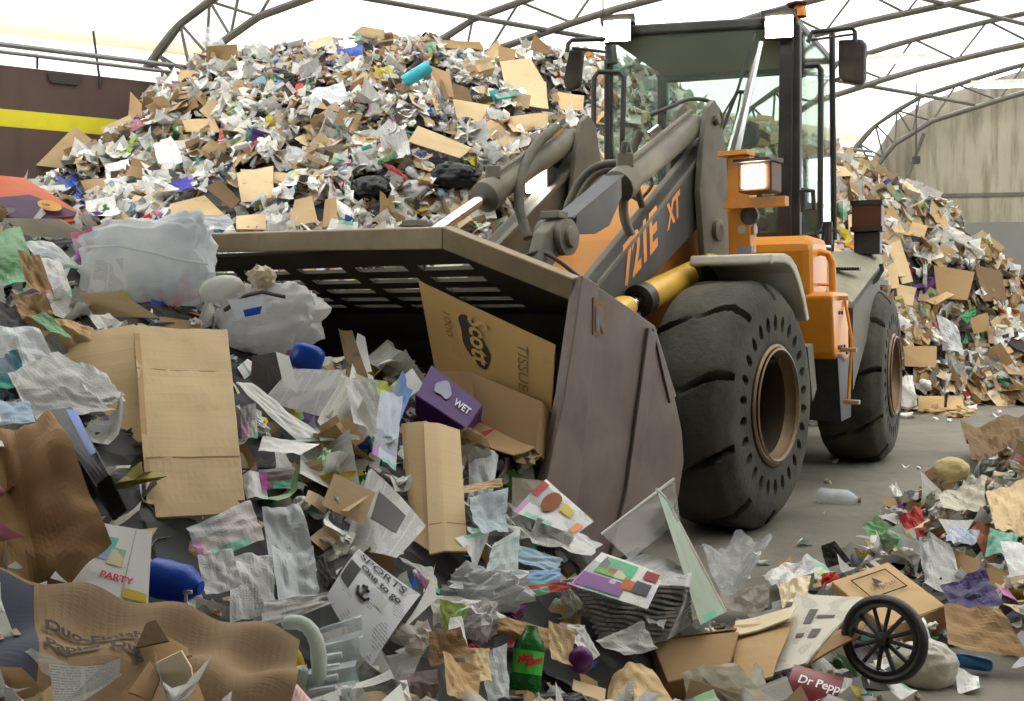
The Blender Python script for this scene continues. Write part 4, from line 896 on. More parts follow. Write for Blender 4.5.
# ---------------------------------------------------------------- near heap, left side
o, P = S('flattened_carton', 'large flattened tan carton of two creased panels on the near heap', 'carton', [(66, 336), (134, 324), (146, 505), (102, 514)], tan1, (3.62, 3.55, 2.95, 2.95), relief=lambda s, t: -.012*abs(t-.35)+.01*math.sin(9*t), thick=.007, phrase='the large flattened carton')
C2 = [at(132, 321, 3.50), at(226, 325, 3.48), at(247, 516, 2.86), at(150, 521, 2.84)]
o2, P2 = sheet('panel', C2, tan2, 14, 20, lambda s, t: .03*abs(t-.26)-.045*abs(t-.74)+.012*(s-.5)**2+.006*mnoise.noise((s*3, t*6, 0)), o, .007, cut=lambda s, t: (s < .1 and t > .95) or (s > .94 and t > .93)); mark([(132, 321), (226, 325), (247, 516), (150, 521)])
page_rect('fold_line', P2, .0, 1.0, .255, .262, brn1, o, .004); page_rect('fold_line', P2, .02, 1, .745, .752, brn1, o, .004); page_rect('packing_tape', P2, .0, .06, .05, .9, tan3, o, .004)
mark([(115, 322), (255, 322), (255, 522), (115, 522)])
b = MB(); lf = [(108, 486), (118, 482), (126, 476), (133, 468), (141, 462), (143, 472), (152, 472), (160, 474), (167, 476), (158, 480), (148, 482), (138, 484), (128, 488), (116, 490)]
A_ = [at(x, y, 2.83+.02*math.sin(x)) for x, y in lf]; cx = sum(A_, Vector())/len(A_); b.add(A_+[cx-Vector((0, .03, 0))], [(i, (i+1) % len(A_), len(A_)) for i in range(len(A_))]); lfo = tag(b.build('dried_leaf', plain('leaf_olive', (146, 132, 62), .7, var=.3, scale=40), solid=.003), 'dried olive leaf curled on the flattened carton', 'leaf')
S('paper_bag', 'big brown kraft paper bag crumpled at the left edge', 'bag', [(-25, 418), (50, 428), (112, 543), (-25, 590)], cardboard('kraft_bag', (146, 114, 76), .2), (2.75, 2.75, 2.35, 2.2), amp=.14, nf=9, rip=.03, n=28, seed=5, phrase='the brown kraft bag')
S('paper_bag', 'upper fold of a second brown kraft bag above the first', 'bag', [(-25, 440), (46, 420), (54, 462), (-25, 500)], cardboard('kraft_bag_dark', (126, 92, 54), .2), (2.72, 2.78, 2.66, 2.5), amp=.10, nf=5, rip=.03, n=16, seed=8)
rip_ = folds(77, 6, .10)
o, P = S('paper_wrapper', 'long crushed kraft ream wrapper with dark printed end', 'wrapper', [(-30, 556), (300, 640), (290, 720), (-30, 735)], cardboard('wrapper_kraft', (138, 114, 86), .2), (2.08, 2.24, 1.98, 1.68), relief=lambda s, t: .022*math.sin(11*t+2.5*s+1.2*math.sin(5*s))*(.4+.6*t)+rip_(s, t)*.35+.012*math.sin(23*s+9*t), n=44, phrase='the long kraft wrapper')
page_rect('print_band', P, .0, .19, .03, .98, navy, o, .004, 30)
for tx, s0, t0, sz in (('Duo-Finish', .215, .36, .04), ('Papier Duo-', .21, .52, .04)): page_text('print', tx, P, s0, t0, sz, inkb, o, .0015, .008)
page_text('print', 'TI', P, .06, .46, .06, plain('ink_tan', (150, 132, 100), .8), o, .002, .01); page_text('print', 'presse', P, .47, .56, .04, inkb, o, .001, .008)
o, P = S('die_cut_carton', 'opened brown die-cut carton with a pale rounded tab', 'carton', [(146, 628), (186, 650), (215, 735), (90, 735)], brn1, (2.04, 2.04, 1.85, 1.85), amp=.03, thick=.005, n=10, phrase='the die-cut carton')
b = MB(); tb = [(154, 664), (181, 651), (191, 668), (192, 676), (186, 684), (172, 688), (160, 680)]; A_ = [at(x, y, 1.87) for x, y in tb]; b.loft(A_, [p+Vector((0, .006, 0)) for p in A_]); b.build('tab', pale, o)
sheet('flap', [at(146, 624, 2.02), at(156, 620, 2.02), at(168, 640, 1.98), at(136, 648, 1.98)], brn2, 4, 4, folds(4, 2, .01), o, .005); sheet('flap', [at(150, 660, 1.9), at(128, 692, 1.84), at(150, 700, 1.82), at(160, 676, 1.86)], brn1, 4, 4, folds(9, 2, .01), o, .005)
S('film_wrap', 'crinkled clear film lying on the kraft wrapper', 'film', [(10, 662), (35, 645), (85, 672), (60, 700)], film, 1.88, amp=.12, nf=6, rip=.05, n=16)
S('kraft_sheet', 'orange-brown kraft sheet in the bottom left corner', 'paper', [(-15, 664), (20, 668), (42, 690), (-15, 730)], tan3, 1.78, amp=.08, nf=4)
o, P = S('party_leaflet', 'white leaflet with pale blue and yellow party print', 'leaflet', [(96, 521), (152, 531), (148, 606), (50, 578)], blank, (2.5, 2.46, 2.3, 2.34), amp=.015, phrase='the party leaflet')
page_text('print', 'PARTY', P, .45, .80, .024, plain('ink_red', (196, 60, 66), .6), o, .0008); page_rect('print_panel', P, .15, .5, .2, .55, printed('pale_blue_print', (150, 186, 222), 0, pics=.5), o); page_rect('print_panel', P, .72, .98, .86, .98, yel_p, o); page_rect('print_panel', P, .45, .66, .35, .6, printed('peach_print', (226, 180, 140), 0, pics=.3), o); page_rect('fold_line', P, .72, .735, .02, .95, news2, o)
o, a, ax, L, k = lathe_thing('blue_bottle', 'shiny blue plastic bottle tucked under the flattened carton', 'bottle', (150, 576), (201, 588), [(0, 1), (0, 15), (.06, 19), (.3, 20), (.5, 19), (.7, 19), (.84, 14), (.95, 8), (1, 7), (1, 1)], blue_p, 2.45, 2.42, phrase='the blue bottle')
b = MB(); b.box((0, 0, 0), (6*k, .002, 1.6*k)); b.box((0, 0, -4*k), (1.6*k, .002, 5*k)); b.v = [at(186, 592, 2.44-19.5*k)+p for p in b.v]; b.build('print', inkw, o)
S('leaf_scrap', 'pale green-white card strip beside the black box', 'card', [(36, 418), (48, 410), (82, 470), (76, 476)], printed('mint_card', (206, 216, 200), .1), (2.85, 2.85, 2.62, 2.62), amp=.02)
carton_box('electronics_box', 'long black plastic case with a blue edge, slanting down', [(48, 412), (72, 408), (110, 476), (98, 486)], .12, plain('case_black', (30, 30, 34), .35), (2.9, 2.9, 2.62, 2.62), phrase='the black case', cat='case')[0]
S('blue_strip', 'glossy blue strip lying along the black case', 'strip', [(66, 410), (76, 410), (96, 452), (90, 456)], plain('gloss_blue', (70, 100, 190), .2), (2.86, 2.86, 2.68, 2.68), amp=.01)
for q, lab, m_, sd in (([(-15, 322), (40, 330), (62, 372), (-15, 380)], 'white plastic sheet bunched at the left edge', wbag, 1), ([(8, 375), (58, 352), (126, 396), (28, 412)], 'crumpled grey-white newspaper fanned over the flattened carton', news, 2), ([(70, 362), (106, 372), (126, 402), (95, 408)], 'torn newspaper corner with black headline print', news, 3), ([(20, 395), (90, 392), (118, 410), (40, 425)], 'drooping lower fold of the grey newspaper', news2, 4), ([(-15, 352), (18, 350), (24, 378), (-15, 388)], 'teal and red printed packet at the left edge', printed('teal_pack', (70, 130, 140), .2, pics=.4), 5), ([(-15, 400), (30, 404), (36, 424), (-15, 428)], 'pale blue striped paper at the left edge', printed('pale_blue_paper', (186, 206, 226), .2), 6), ([(-15, 296), (18, 310), (30, 330), (-15, 336)], 'dark printed magazine page at the left edge', printed('dark_page', (84, 80, 84), .3, pics=.3), 7), ([(30, 316), (46, 312), (72, 338), (52, 336)], 'green and white magazine cover by the tan flap', grn, 8)):
    S('paper_sheet', lab, 'paper', q, m_, amp=.07, nf=6, rip=.03, n=18, seed=sd+40, lift=.05)
# bags at the top of the heap
bigbag = NT('bag_contents'); co = bigbag.coord(); c_ = bigbag.mix(bigbag.ramp(bigbag.noise(co, 3.5, 3), .4, .62), s2l((236, 236, 234)), s2l((196, 204, 210))); c_ = bigbag.mix(bigbag.math('MULTIPLY', bigbag.ramp(bigbag.noise(co, 5, 2), .58, .68), .7), c_, s2l((206, 140, 146))); bigbag.bump(bigbag.noise(co, 9, 5, .55), .5, .04); bigbag.fin(c_, .25, 0, .5); thin(bigbag, c_, .55)
o, c_, k = B('rubbish_bag', 'big square translucent bag stuffed with bottles beside the bucket', 'bag', (84, 218, 214, 310), bigbag.m, 4.25, .5, .55, .20, 2.0, 4, .55, 'the big square bag')
b = MB(); b.tube([at(88, 247, 4.02), at(120, 246, 3.96), at(150, 252, 3.95), at(180, 260, 3.96), at(208, 264, 4.02)], .006, 6); b.build('seam', wbag, o)
o, c_, k = B('tied_bag', 'white translucent bag tied in a knot at the bucket mouth', 'bag', (220, 285, 326, 356), plastic('tied_bag', (232, 230, 228), 1, .25, .5, .55), 4.12, .85, .85, .24, 1.9, 8, .8, 'the tied white bag', pleat=.08)
b = superell(at(262, 277, 4.1), 13*k, 12*k, 11*k, bump=.35, freq=3, seed=3, n=24, m=14); b.build('knot', plastic('knot_cream', (222, 208, 178), 1, .5), o, smooth=True)
b = MB(); b.tube([at(225, 310, 4.0), at(245, 296, 3.92), at(262, 292, 3.9), at(285, 297, 3.94)], .008, 6); b.build('tie_cord', m_bk, o)
S('label_card', 'white and blue label card stuck in the tied bag', 'card', [(228, 300), (262, 296), (266, 312), (236, 320)], printed('label_card', (226, 228, 230), .2), 3.9, amp=.03)
S('label_card', 'small bright blue card under the tied bag cord', 'card', [(243, 310), (262, 306), (260, 314), (245, 317)], blue_p, 3.87, amp=.01)
B('white_balloon', 'smooth white plastic lump beside the square bag', 'plastic', (198, 275, 246, 304), plastic('smooth_white', (236, 234, 226), 1, .35, .1, .5), 4.1, bump=.05, ang=10)
o, P = S('carton_flap', 'tan carton flap bent over below the square bag', 'cardboard', [(78, 294), (118, 292), (160, 318), (95, 316)], tan2, 3.9, amp=.04, thick=.006, n=8)
S('newspaper_scrap', 'small newspaper scrap with a red corner before the square bag', 'newspaper', [(94, 260), (124, 258), (126, 290), (88, 292)], news, 3.85, amp=.03)
S('white_board', 'long white board lying along the top of the near heap', 'board', [(2, 218), (60, 219), (98, 240), (30, 236)], offw, 4.75, amp=.01, thick=.01)
for q, lab, m_ in (([(-10, 232), (20, 226), (34, 262), (-10, 268)], 'pale green folded leaflet at the left edge', grn), ([(22, 235), (52, 240), (80, 262), (40, 262)], 'white and green magazine spread below the white board', mag), ([(-10, 262), (22, 258), (26, 282), (-10, 292)], 'faded green poster piece at the left edge', grn), ([(30, 250), (60, 256), (72, 292), (46, 298)], 'curled magazine pages with red edges', mag2), ([(70, 236), (96, 228), (92, 262), (78, 262)], 'magenta and white packet wedged by the square bag', printed('magenta_pack', (176, 72, 96), .2, pics=.5))):
    S('magazine', lab, 'magazine', q, m_, amp=.08, nf=5, rip=.02, lift=.05)
for q, lab, m_ in (([(20, 262), (42, 266), (58, 305), (30, 300)], 'curled brown wrapping paper on the left of the heap', brn1), ([(48, 305), (90, 312), (98, 330), (60, 335)], 'crumpled tan paper bag below the tan flap', tan3), ([(14, 300), (50, 298), (54, 318), (24, 322)], 'twisted brown paper with a blue patch', brn1)):
    S('kraft_scrap', lab, 'paper', q, m_, amp=.14, nf=6, rip=.05, n=16, lift=.06)
# newspapers and sheets in the middle
o, P = S('open_newspaper', 'open newspaper propped under the tied bag, dark photo page left', 'newspaper', [(252, 356), (276, 352), (292, 397), (250, 394)], printed('photo_page', (120, 116, 114), .6, newsy=True), 3.78, amp=.02, phrase='the open newspaper')
C2 = [at(342, 367, 3.68), at(289, 366, 3.74), at(262, 400, 3.6), at(330, 416, 3.5)]; sheet('page', C2, news2, 12, 12, folds(3, 3, .02), o); mark([(275, 352), (342, 367), (330, 416), (262, 400)]); sheet('page', [at(276, 352, 3.77), at(289, 356, 3.74), at(300, 392, 3.62), at(286, 398, 3.62)], blank, 6, 6, folds(6, 2, .02), o)
B('blue_cup', 'bright blue plastic cup behind the open newspaper', 'cup', (289, 343, 325, 372), blue_p, 3.85, .6, .9, .03, 1.2, -20)
for q, lab, m_, a_ in (([(236, 382), (250, 384), (322, 432), (300, 442)], 'long white paper sheet curving out of the dark gap', blank, .06), ([(300, 436), (358, 430), (360, 438), (275, 442)], 'pale green-edged folded paper lying flat', printed('mint_paper', (206, 222, 210), .2), .02), ([(240, 408), (256, 404), (258, 440), (242, 436)], 'red and white printed packet beside the flattened carton', mag2, .06), ([(262, 438), (320, 444), (300, 456), (258, 452)], 'stack of thin white pages below the long sheet', blank, .03),
        ([(340, 380), (372, 392), (398, 440), (352, 430)], 'colour newspaper crumpled with a red square advert', news, .08), ([(380, 392), (402, 398), (396, 470), (372, 455)], 'white and blue printed plastic wrapper on the crumpled newspaper', printed('blue_wrap', (206, 214, 226), .2, pics=.5), .09), ([(400, 375), (412, 392), (398, 425), (384, 408)], 'blue and white twisted wrapper by the purple box', printed('blue_wrap2', (120, 156, 210), .1, pics=.5), .1), ([(352, 375), (386, 385), (392, 402), (362, 398)], 'yellow-green patterned paper inside the bucket mouth', printed('lime_print', (206, 216, 96), .1, pics=.4), .08), ([(240, 470), (262, 468), (266, 492), (246, 496)], 'white crumpled tissue by the right edge of the flattened carton', blank, .15), ([(258, 470), (296, 466), (290, 486), (262, 490)], 'navy and tan scrap wad beside the white tissue', printed('wad', (120, 104, 96), .2, pics=.5), .15)):
    S('paper_sheet', lab, 'paper', q, m_, amp=a_, nf=5, rip=.02, n=16, lift=.06)
o, P = S('folded_newspaper', 'thick folded newspaper with a photograph leaning right', 'newspaper', [(371, 468), (426, 526), (396, 562), (349, 556)], news, (3.32, 3.2, 3.0, 3.08), relief=lambda s, t: .05*s*(1-s)+.02*t*t, n=16, phrase='the folded newspaper')
page_rect('photo', P, .22, .72, .18, .55, printed('photo_grey', (110, 106, 104), 0, pics=.0, newsy=True), o)
for i in range(4): sheet('page', [at(371-3*i, 468+2*i, 3.34+.012*i), at(376-3*i, 474+2*i, 3.34+.012*i), at(352-5*i, 556+i, 3.1+.012*i), at(346-5*i, 552+i, 3.1+.012*i)], blank, 4, 4, folds(i, 2, .01), o)
# the sports page
o, P = S('sports_newspaper', 'sports newspaper page with a bold headline standing in the heap', 'newspaper', [(359, 549), (418, 600), (362, 684), (322, 606)], printed('sports_print', (196, 195, 198), .55, newsy=False), (2.86, 2.78, 2.52, 2.62), relief=lambda s, t: .05*math.sin(2.4*t)+.02*s*s, n=20, phrase='the sports newspaper')
page_text('headline', 'SPORTS', P, .08, .20, .054, ink, o, .0006, .004, .88); page_text('headline', 'One to go', P, .18, .37, .040, ink, o, .0012, .004, .88)
page_rect('photo', P, .02, .2, .38, .72, printed('photo_dark', (52, 50, 50), 0, var=.6), o); page_rect('photo', P, .62, .74, .45, .6, news2, o)
b = MB(); cpt = P(.40, .60, .005); e1 = (P(.45, .60)-P(.35, .60)).normalized(); e2 = (P(.4, .5)-P(.4, .7)).normalized(); W2 = lambda x, y: cpt+e1*x+e2*y
b.tube([W2(0, -.022), W2(0, .02)], .0045, 6); b.tube([W2(-.022, -.004), W2(-.014, -.02), W2(0, -.024), W2(.014, -.02), W2(.022, -.004)], .004, 6); b.tube([W2(-.012, .012), W2(.012, .012)], .004, 6); b.build('anchor_emblem', ink, o)
sheet('page', [at(417, 599, 2.79), at(434, 562, 2.86), at(436, 598, 2.8), at(398, 634, 2.66)], blank, 8, 8, folds(12, 3, .03), o); mark([(417, 599), (434, 562), (436, 598), (398, 634)])
# clear tray, jug handle
tray = empty('clear_tray', at(330, 690, 2.35)); tag(tray, 'clear ribbed plastic clamshell tray beside the sports newspaper', 'tray')
sheet('tray_wall', [at(316, 630, 2.5), at(364, 614, 2.5), at(350, 716, 2.25), at(300, 718, 2.25)], film, 10, 14, lambda s, t: .012*math.sin(26*t), tray, .003); mark([(316, 630), (364, 614), (350, 700), (300, 700)])
for i in range(6): b = MB(); b.tube([at(318-2*i, 648+11*i, 2.43-.03*i), at(344-2*i, 644+11*i, 2.43-.03*i)], .008, 8); b.build('rib', filmw, tray, smooth=True)
sheet('label', [at(320, 634, 2.46), at(352, 624, 2.46), at(352, 632, 2.45), at(321, 642, 2.45)], news, 4, 4, None, tray)
b = MB(); hp = [(280, 624), (300, 620), (313, 630), (320, 652), (320, 680), (312, 698), (300, 698), (297, 684), (304, 664)]; b.tube([at(x, y, 2.34) for x, y in hp], .018, 12); o = tag(b.build('jug_handle', plastic('milky_jug', (214, 220, 208), .85, .3, .15), smooth=True, subsurf=1), 'milky plastic jug handle loop beside the clear tray', 'handle'); mark([(275, 618), (322, 618), (322, 701), (290, 701)])
B('yellow_bottle', 'bright yellow plastic piece behind the jug handle', 'plastic', (284, 640, 306, 694), yel_p, 2.42, bump=.08, ang=15)
# crumpled papers around (220-300, 500-610)
for q, lab, m_, a_ in (([(186, 528), (250, 500), (262, 545), (200, 560)], 'white carrier bag with rust-brown lettering under the flattened carton', printed('rust_print', (214, 204, 200), .1, pics=.35), .12), ([(262, 500), (300, 505), (318, 560), (270, 570)], 'pale crumpled tissue sheet right of the rust-print bag', filmw, .12), ([(225, 540), (275, 548), (285, 600), (235, 610)], 'loosely crushed grey newspaper above the kraft wrapper', news, .15), ([(270, 560), (312, 555), (318, 605), (280, 615)], 'milky plastic film hanging beside the sports newspaper', filmw, .12), ([(196, 560), (232, 552), (240, 590), (205, 598)], 'flat grey paper sheet beside the blue bottle', news2, .04), ([(315, 560), (326, 556), (334, 582), (322, 590)], 'dark magazine spine with white lettering', printed('dark_spine', (64, 58, 60), .0), .02), ([(262, 602), (340, 590), (345, 600), (260, 630)], 'grey magazine lying open under the sports newspaper', news2, .04)):
    S('paper_sheet', lab, 'paper', q, m_, amp=a_, nf=7, rip=.04, n=18, lift=.05)
B('green_ribbon_bag', 'green and yellow plastic ribbon bunch above the folded newspaper', 'ribbon', (318, 474, 376, 496), green_p, 3.35, bump=.5, freq=3, deep=.5)
S('lime_ribbon', 'thin lime-yellow ribbon across the green bunch', 'ribbon', [(318, 476), (362, 470), (364, 475), (322, 481)], yel_p, 3.28, amp=.05)
# tan carton panel in the centre
o, P = S('folded_cardboard', 'upright tan cardboard panel with two vertical folds before the bucket', 'cardboard', [(424, 421), (460, 428), (468, 549), (430, 553)], tan2, (3.72, 3.72, 3.2, 3.2), relief=lambda s, t: -.02*abs(s-.4), thick=.007, n=12, phrase='the upright cardboard panel')
sheet('panel', [at(402, 425, 3.8), at(426, 420, 3.74), at(431, 552, 3.22), at(412, 540, 3.3)], tan1, 6, 8, folds(2, 2, .01), o, .007); mark([(402, 425), (426, 420), (431, 552), (412, 540)])
page_rect('fold_line', P, .0, 1, .80, .808, brn1, o, .004)
# bucket contents
o, P = S('printed_carton', 'brown carton panel with a large dark oval logo inside the bucket', 'carton', [(419, 281), (556, 345), (552, 412), (436, 372)], KR('bucketbox', (196, 158, 98)), (4.45, 4.12, 4.12, 4.4), amp=.006, thick=.008, phrase='the logo carton in the bucket')
b = MB(); b.v = [P(.40+.10*math.cos(a)*(1+.12*math.sin(5*a))+.05*math.sin(a), .45+.30*math.sin(a), .007) for a in [2*math.pi*i/28 for i in range(28)]]; b.f = [tuple(range(28))]; b.build('logo_shape', plain('logo_ink', (62, 48, 34), .8), o)
vs_, fs = text_pts('Scott', .15, .004); b = MB(); b.add([P(.375+y/P.w*.85, .13+x/P.h*.58, .011) for x, y in vs_], fs); b.build('print', KR('bucketbox_light', (206, 166, 104)), o)
for tx, s0, sz in (('TISSUE', .74, .07), ('1000', .17, .05)):
    vs_, fs = text_pts(tx, sz); b = MB(); b.add([P(s0+y/P.w, .2+x/P.h, .009) for x, y in vs_], fs); b.build('print', plain('logo_ink_light', (130, 100, 62), .8), o)
carton_box('open_carton', 'open brown carton lying under the logo carton', [(470, 372), (542, 402), (535, 450), (478, 428)], .22, brn1, (4.2, 4.0, 3.9, 4.05), phrase='the open brown carton', flaps=((3, .12, -.6), (2, .14, -.9)))
root, PF_ = carton_box('purple_box', 'purple wipes carton with white lettering inside the bucket', [(432, 366), (482, 405), (466, 428), (417, 396)], .10, plain('purple_print', (82, 36, 112), .4, var=.2), (4.12, 4.0, 3.9, 4.0), phrase='the purple box')
lettering('print', 'WET', .042, lambda x, y: PF_(.62+x/.3, .62-y/.13, .01), inkw, root, .001)
b = MB(); b.v = [PF_(.36+.16*math.cos(a), .42+.24*math.sin(a)*(1+.3*math.sin(3*a)), .009) for a in [2*math.pi*i/18 for i in range(18)]]; b.f = [tuple(range(18))]; b.build('logo_shape', plain('logo_silver', (158, 160, 178), .4), root)
S('white_carton_flap', 'white carton end flap beside the purple box', 'cardboard', [(382, 392), (412, 368), (424, 386), (400, 404)], blank, (4.15, 4.15, 4.05, 4.05), amp=.02, thick=.004)
for q, lab, m_ in (([(358, 330), (366, 332), (374, 378), (350, 376)], 'white paper wedge standing at the dark bucket mouth', blank), ([(338, 330), (352, 332), (368, 382), (350, 388)], 'brown card strip standing at the dark bucket mouth', brn2), ([(372, 390), (400, 385), (395, 410), (372, 412)], 'yellow lime wrapper in front of the purple box', printed('lime_wrap', (190, 200, 80), 0, pics=.5)), ([(480, 432), (505, 425), (520, 450), (490, 455)], 'red and white packet inside the open brown carton', red_p)):
    S('card_scrap', lab, 'card', q, m_, amp=.04, lift=.04)
B('teal_bag', 'amber cellophane arched over the upright cardboard panel', 'film', (455, 425, 490, 475), plastic('amber_film', (150, 124, 80), .55, .15), 3.75, bump=.1, deep=.4, ang=30)
# flyers and bundle in front of the side plate
o, P = S('food_flyer', 'white food flyer with a round pizza picture before the side plate', 'flyer', [(546, 480), (594, 521), (576, 532), (514, 508)], mag, (3.72, 3.55, 3.45, 3.5), amp=.05, n=14, phrase='the food flyer')
b = MB(); b.v = [P(.35+.13*math.cos(a), .42+.3*math.sin(a), .006) for a in [2*math.pi*i/20 for i in range(20)]]; b.f = [tuple(range(20))]; b.build('pizza_picture', printed('pizza', (160, 96, 52), 0, pics=.3, var=.6), o); page_rect('print_panel', P, .52, .72, .25, .5, yel_p, o, .006); page_rect('print_panel', P, .86, .98, .5, .95, plain('flyer_orange', (206, 120, 60), .5), o, .004); page_rect('print_panel', P, .0, .12, .1, .5, red_p, o, .004)
S('white_paper_bag', 'cream paper bag crumpled under the food flyer', 'bag', [(512, 478), (548, 482), (530, 515), (512, 508)], offw, 3.75, amp=.1, nf=6, rip=.04)
o, P = S('comic_newspaper', 'colourful newspaper page with green and purple panels', 'newspaper', [(602, 551), (665, 573), (648, 608), (570, 583)], mag2, (3.46, 3.42, 3.26, 3.24), amp=.015, phrase='the colourful newspaper')
for s0, s1, t0, t1, c in ((.12, .62, .08, .55, (132, 186, 92)), (.28, .5, .15, .45, (200, 110, 110)), (.02, .62, .62, .95, (150, 104, 160)), (.75, .95, .1, .35, (160, 60, 72)), (.7, .92, .45, .75, (90, 86, 92)), (.55, .7, .5, .75, (214, 120, 70))): page_rect('print_panel', P, s0, s1, t0, t1, printed('panel_%d_%d_%d' % c, c, .2, pics=.25), o, .003+.001*s0)
root = empty('newspaper_bundle', at(625, 625, 3.4)); tag(root, 'thick grey bundle of layered newspapers under the colourful page', 'newspaper'); ANCH.append((625, 610, 3.4, 'the newspaper bundle'))
for i in range(13):
    y0 = 578+i*4.6; sheet('page', [at(640, y0-22, 3.75), at(692, y0-8, 3.72), at(690-i*2, y0+9, 3.44), at(562+i*3, y0+4, 3.36)], news2, 14, 8, lambda s, t, i=i: .010*math.sin(4*s+i*.25)+.004*math.sin(15*s+i), root, .009)
mark([(565, 585), (640, 560), (690, 570), (690, 640), (590, 640)])
# clear panes leaning against the side plate
def pane_thing(name, lab, q, Y, mat, edge):
    C = [at(x, y, d) for (x, y), d in zip(q, Y)]; o, P = sheet(name, C, mat, 2, 2, None, thick=.004, label=lab, cat='panel')
    for i, j in edge: b = MB(); b.tube([C[i], C[j]], .006, 6); b.build('edge_strip', plain('edge_white', (214, 210, 200), .5), o)
pane_thing('acrylic_sheet', 'clear plastic panel with a white edge leaning on the side plate', [(602, 534), (674, 479), (680, 520), (630, 560)], (3.75, 3.95, 3.85, 3.6), plastic('acrylic', (214, 208, 202), .3, .2, .05), ((0, 1),))
o, P = S('thin_brochure', 'thin tall brochure standing on edge right of the clear panel', 'brochure', [(657, 489), (668, 502), (726, 612), (700, 625)], printed('brochure', (178, 190, 170), .2, pics=.3), (3.8, 3.9, 3.75, 3.5), amp=.01, phrase='the standing brochure')
b = MB(); b.tube([P(0, 0), P(.5, .0), P(1, 0), P(1, .5), P(1, 1)], .006, 6); b.build('edge_strip', plain('edge_white2', (220, 216, 206), .5), o)
# centre bottom
B('white_carrier_bag', 'crumpled white carrier bag in the middle of the near heap', 'bag', (448, 568, 528, 612), wbag, 3.12, bump=.5, freq=2.6, deep=.7, phrase='the white carrier bag', seed=2, facet=True)
B('white_tissue', 'white paper tissue ball below the carrier bag', 'tissue', (456, 602, 502, 638), blank, 2.98, bump=.5, freq=3, seed=5, facet=True)
for q, lab, m_, a_ in (([(492, 545), (520, 528), (516, 580), (482, 584)], 'pale mint tissue sheet rising to the food flyer', printed('mint_tissue', (206, 216, 214), .0), .05), ([(520, 545), (562, 560), (556, 572), (510, 560)], 'pale blue card with an orange ring print', printed('ring_card', (170, 196, 214), .0), .02), ([(515, 572), (560, 568), (562, 580), (510, 590)], 'blue and white brochure lying flat', printed('blue_broch', (150, 180, 220), .1, pics=.5), .05), ([(510, 586), (570, 582), (570, 590), (514, 596)], 'red and white magazine edge lying flat', printed('red_mag', (198, 84, 80), .1, pics=.4), .02), ([(556, 520), (600, 545), (590, 556), (540, 540)], 'torn white paper under the food flyer', blank, .06), ([(532, 522), (572, 535), (560, 560), (530, 545)], 'shredded grey newspaper clump', news2, .2), ([(430, 594), (480, 602), (462, 612), (434, 625)], 'white sheet with green underside below the white page', printed('green_under', (222, 220, 212), .0, pics=.2), .05), ([(438, 600), (470, 606), (455, 632), (440, 628)], 'olive green card below the sports newspaper', printed('olive_card', (122, 136, 50), 0), .03), ([(450, 618), (462, 616), (468, 648), (446, 642)], 'white card triangle under the tissue ball', blank, .01), ([(402, 552), (440, 556), (436, 600), (425, 590)], 'crumpled food wrapper between the two newspapers', printed('food_wrap', (196, 186, 160), .2, pics=.4), .12), ([(470, 440), (500, 448), (492, 500), (472, 490)], 'grey plastic film strip right of the cardboard panel', filmw, .12), ([(466, 500), (500, 495), (505, 535), (474, 540)], 'light blue-grey tissue below the film strip', printed('bluegrey', (186, 198, 204), 0), .14), ([(462, 486), (502, 478), (503, 486), (462, 494)], 'thin wooden-coloured card strip sticking out', tan2, .01)):
    S('paper_sheet', lab, 'paper', q, m_, amp=a_, nf=6, rip=.03, n=14, lift=.05)
soda = plastic('soda_green', (34, 128, 56), .8, .1, .15)
o, a, ax, L, k = lathe_thing('soda_bottle', 'green soda bottle with a bright label standing in the heap', 'bottle', (524, 692), (532, 626), [(0, 3), (.02, 14), (.1, 17), (.22, 16), (.26, 15.5), (.62, 15.5), (.66, 16), (.78, 14), (.9, 8), (.97, 6.5), (1, 6)], soda, 2.92, 2.98, 28, 'the green soda bottle')
b = MB(); b.lathe([(15.9*k, .27*L), (15.9*k, .62*L)], a, ax, 28, False); b.build('label_wrap', plain('label_green', (74, 188, 62), .35), o, smooth=True)
def bot(x, y):
    h = .40*L+y+x*.35; th = x/(16.4*k); side = Vector((1, 0, 0)); side = (side-ax*side.dot(ax)).normalized(); nn_ = ax.cross(side); nn_ = nn_ if nn_.y < 0 else -nn_
    return a+ax*h+(side*math.sin(th)+nn_*math.cos(th))*16.4*k
lettering('print', 'Mtn', .026, lambda x, y: bot(x-.030, y+.012), plain('label_red', (206, 36, 50), .4), o, .002); lettering('print', 'Dew', .026, lambda x, y: bot(x-.002, y-.004), plain('label_red2', (206, 36, 50), .4), o, .002)
B('magenta_ball', 'dark magenta plastic ball half hidden by brown paper', 'ball', (568, 646, 594, 674), pur_p, 3.02, bump=.03)
S('kraft_paper_bag', 'crumpled kraft paper bag at the bottom before the bundle', 'bag', [(604, 668), (648, 652), (682, 700), (598, 716)], cardboard('kraft_light', (198, 170, 128), .15), (3.1, 3.12, 2.92, 2.9), amp=.16, nf=12, rip=.05, n=24, phrase='the crumpled kraft bag', seed=7)
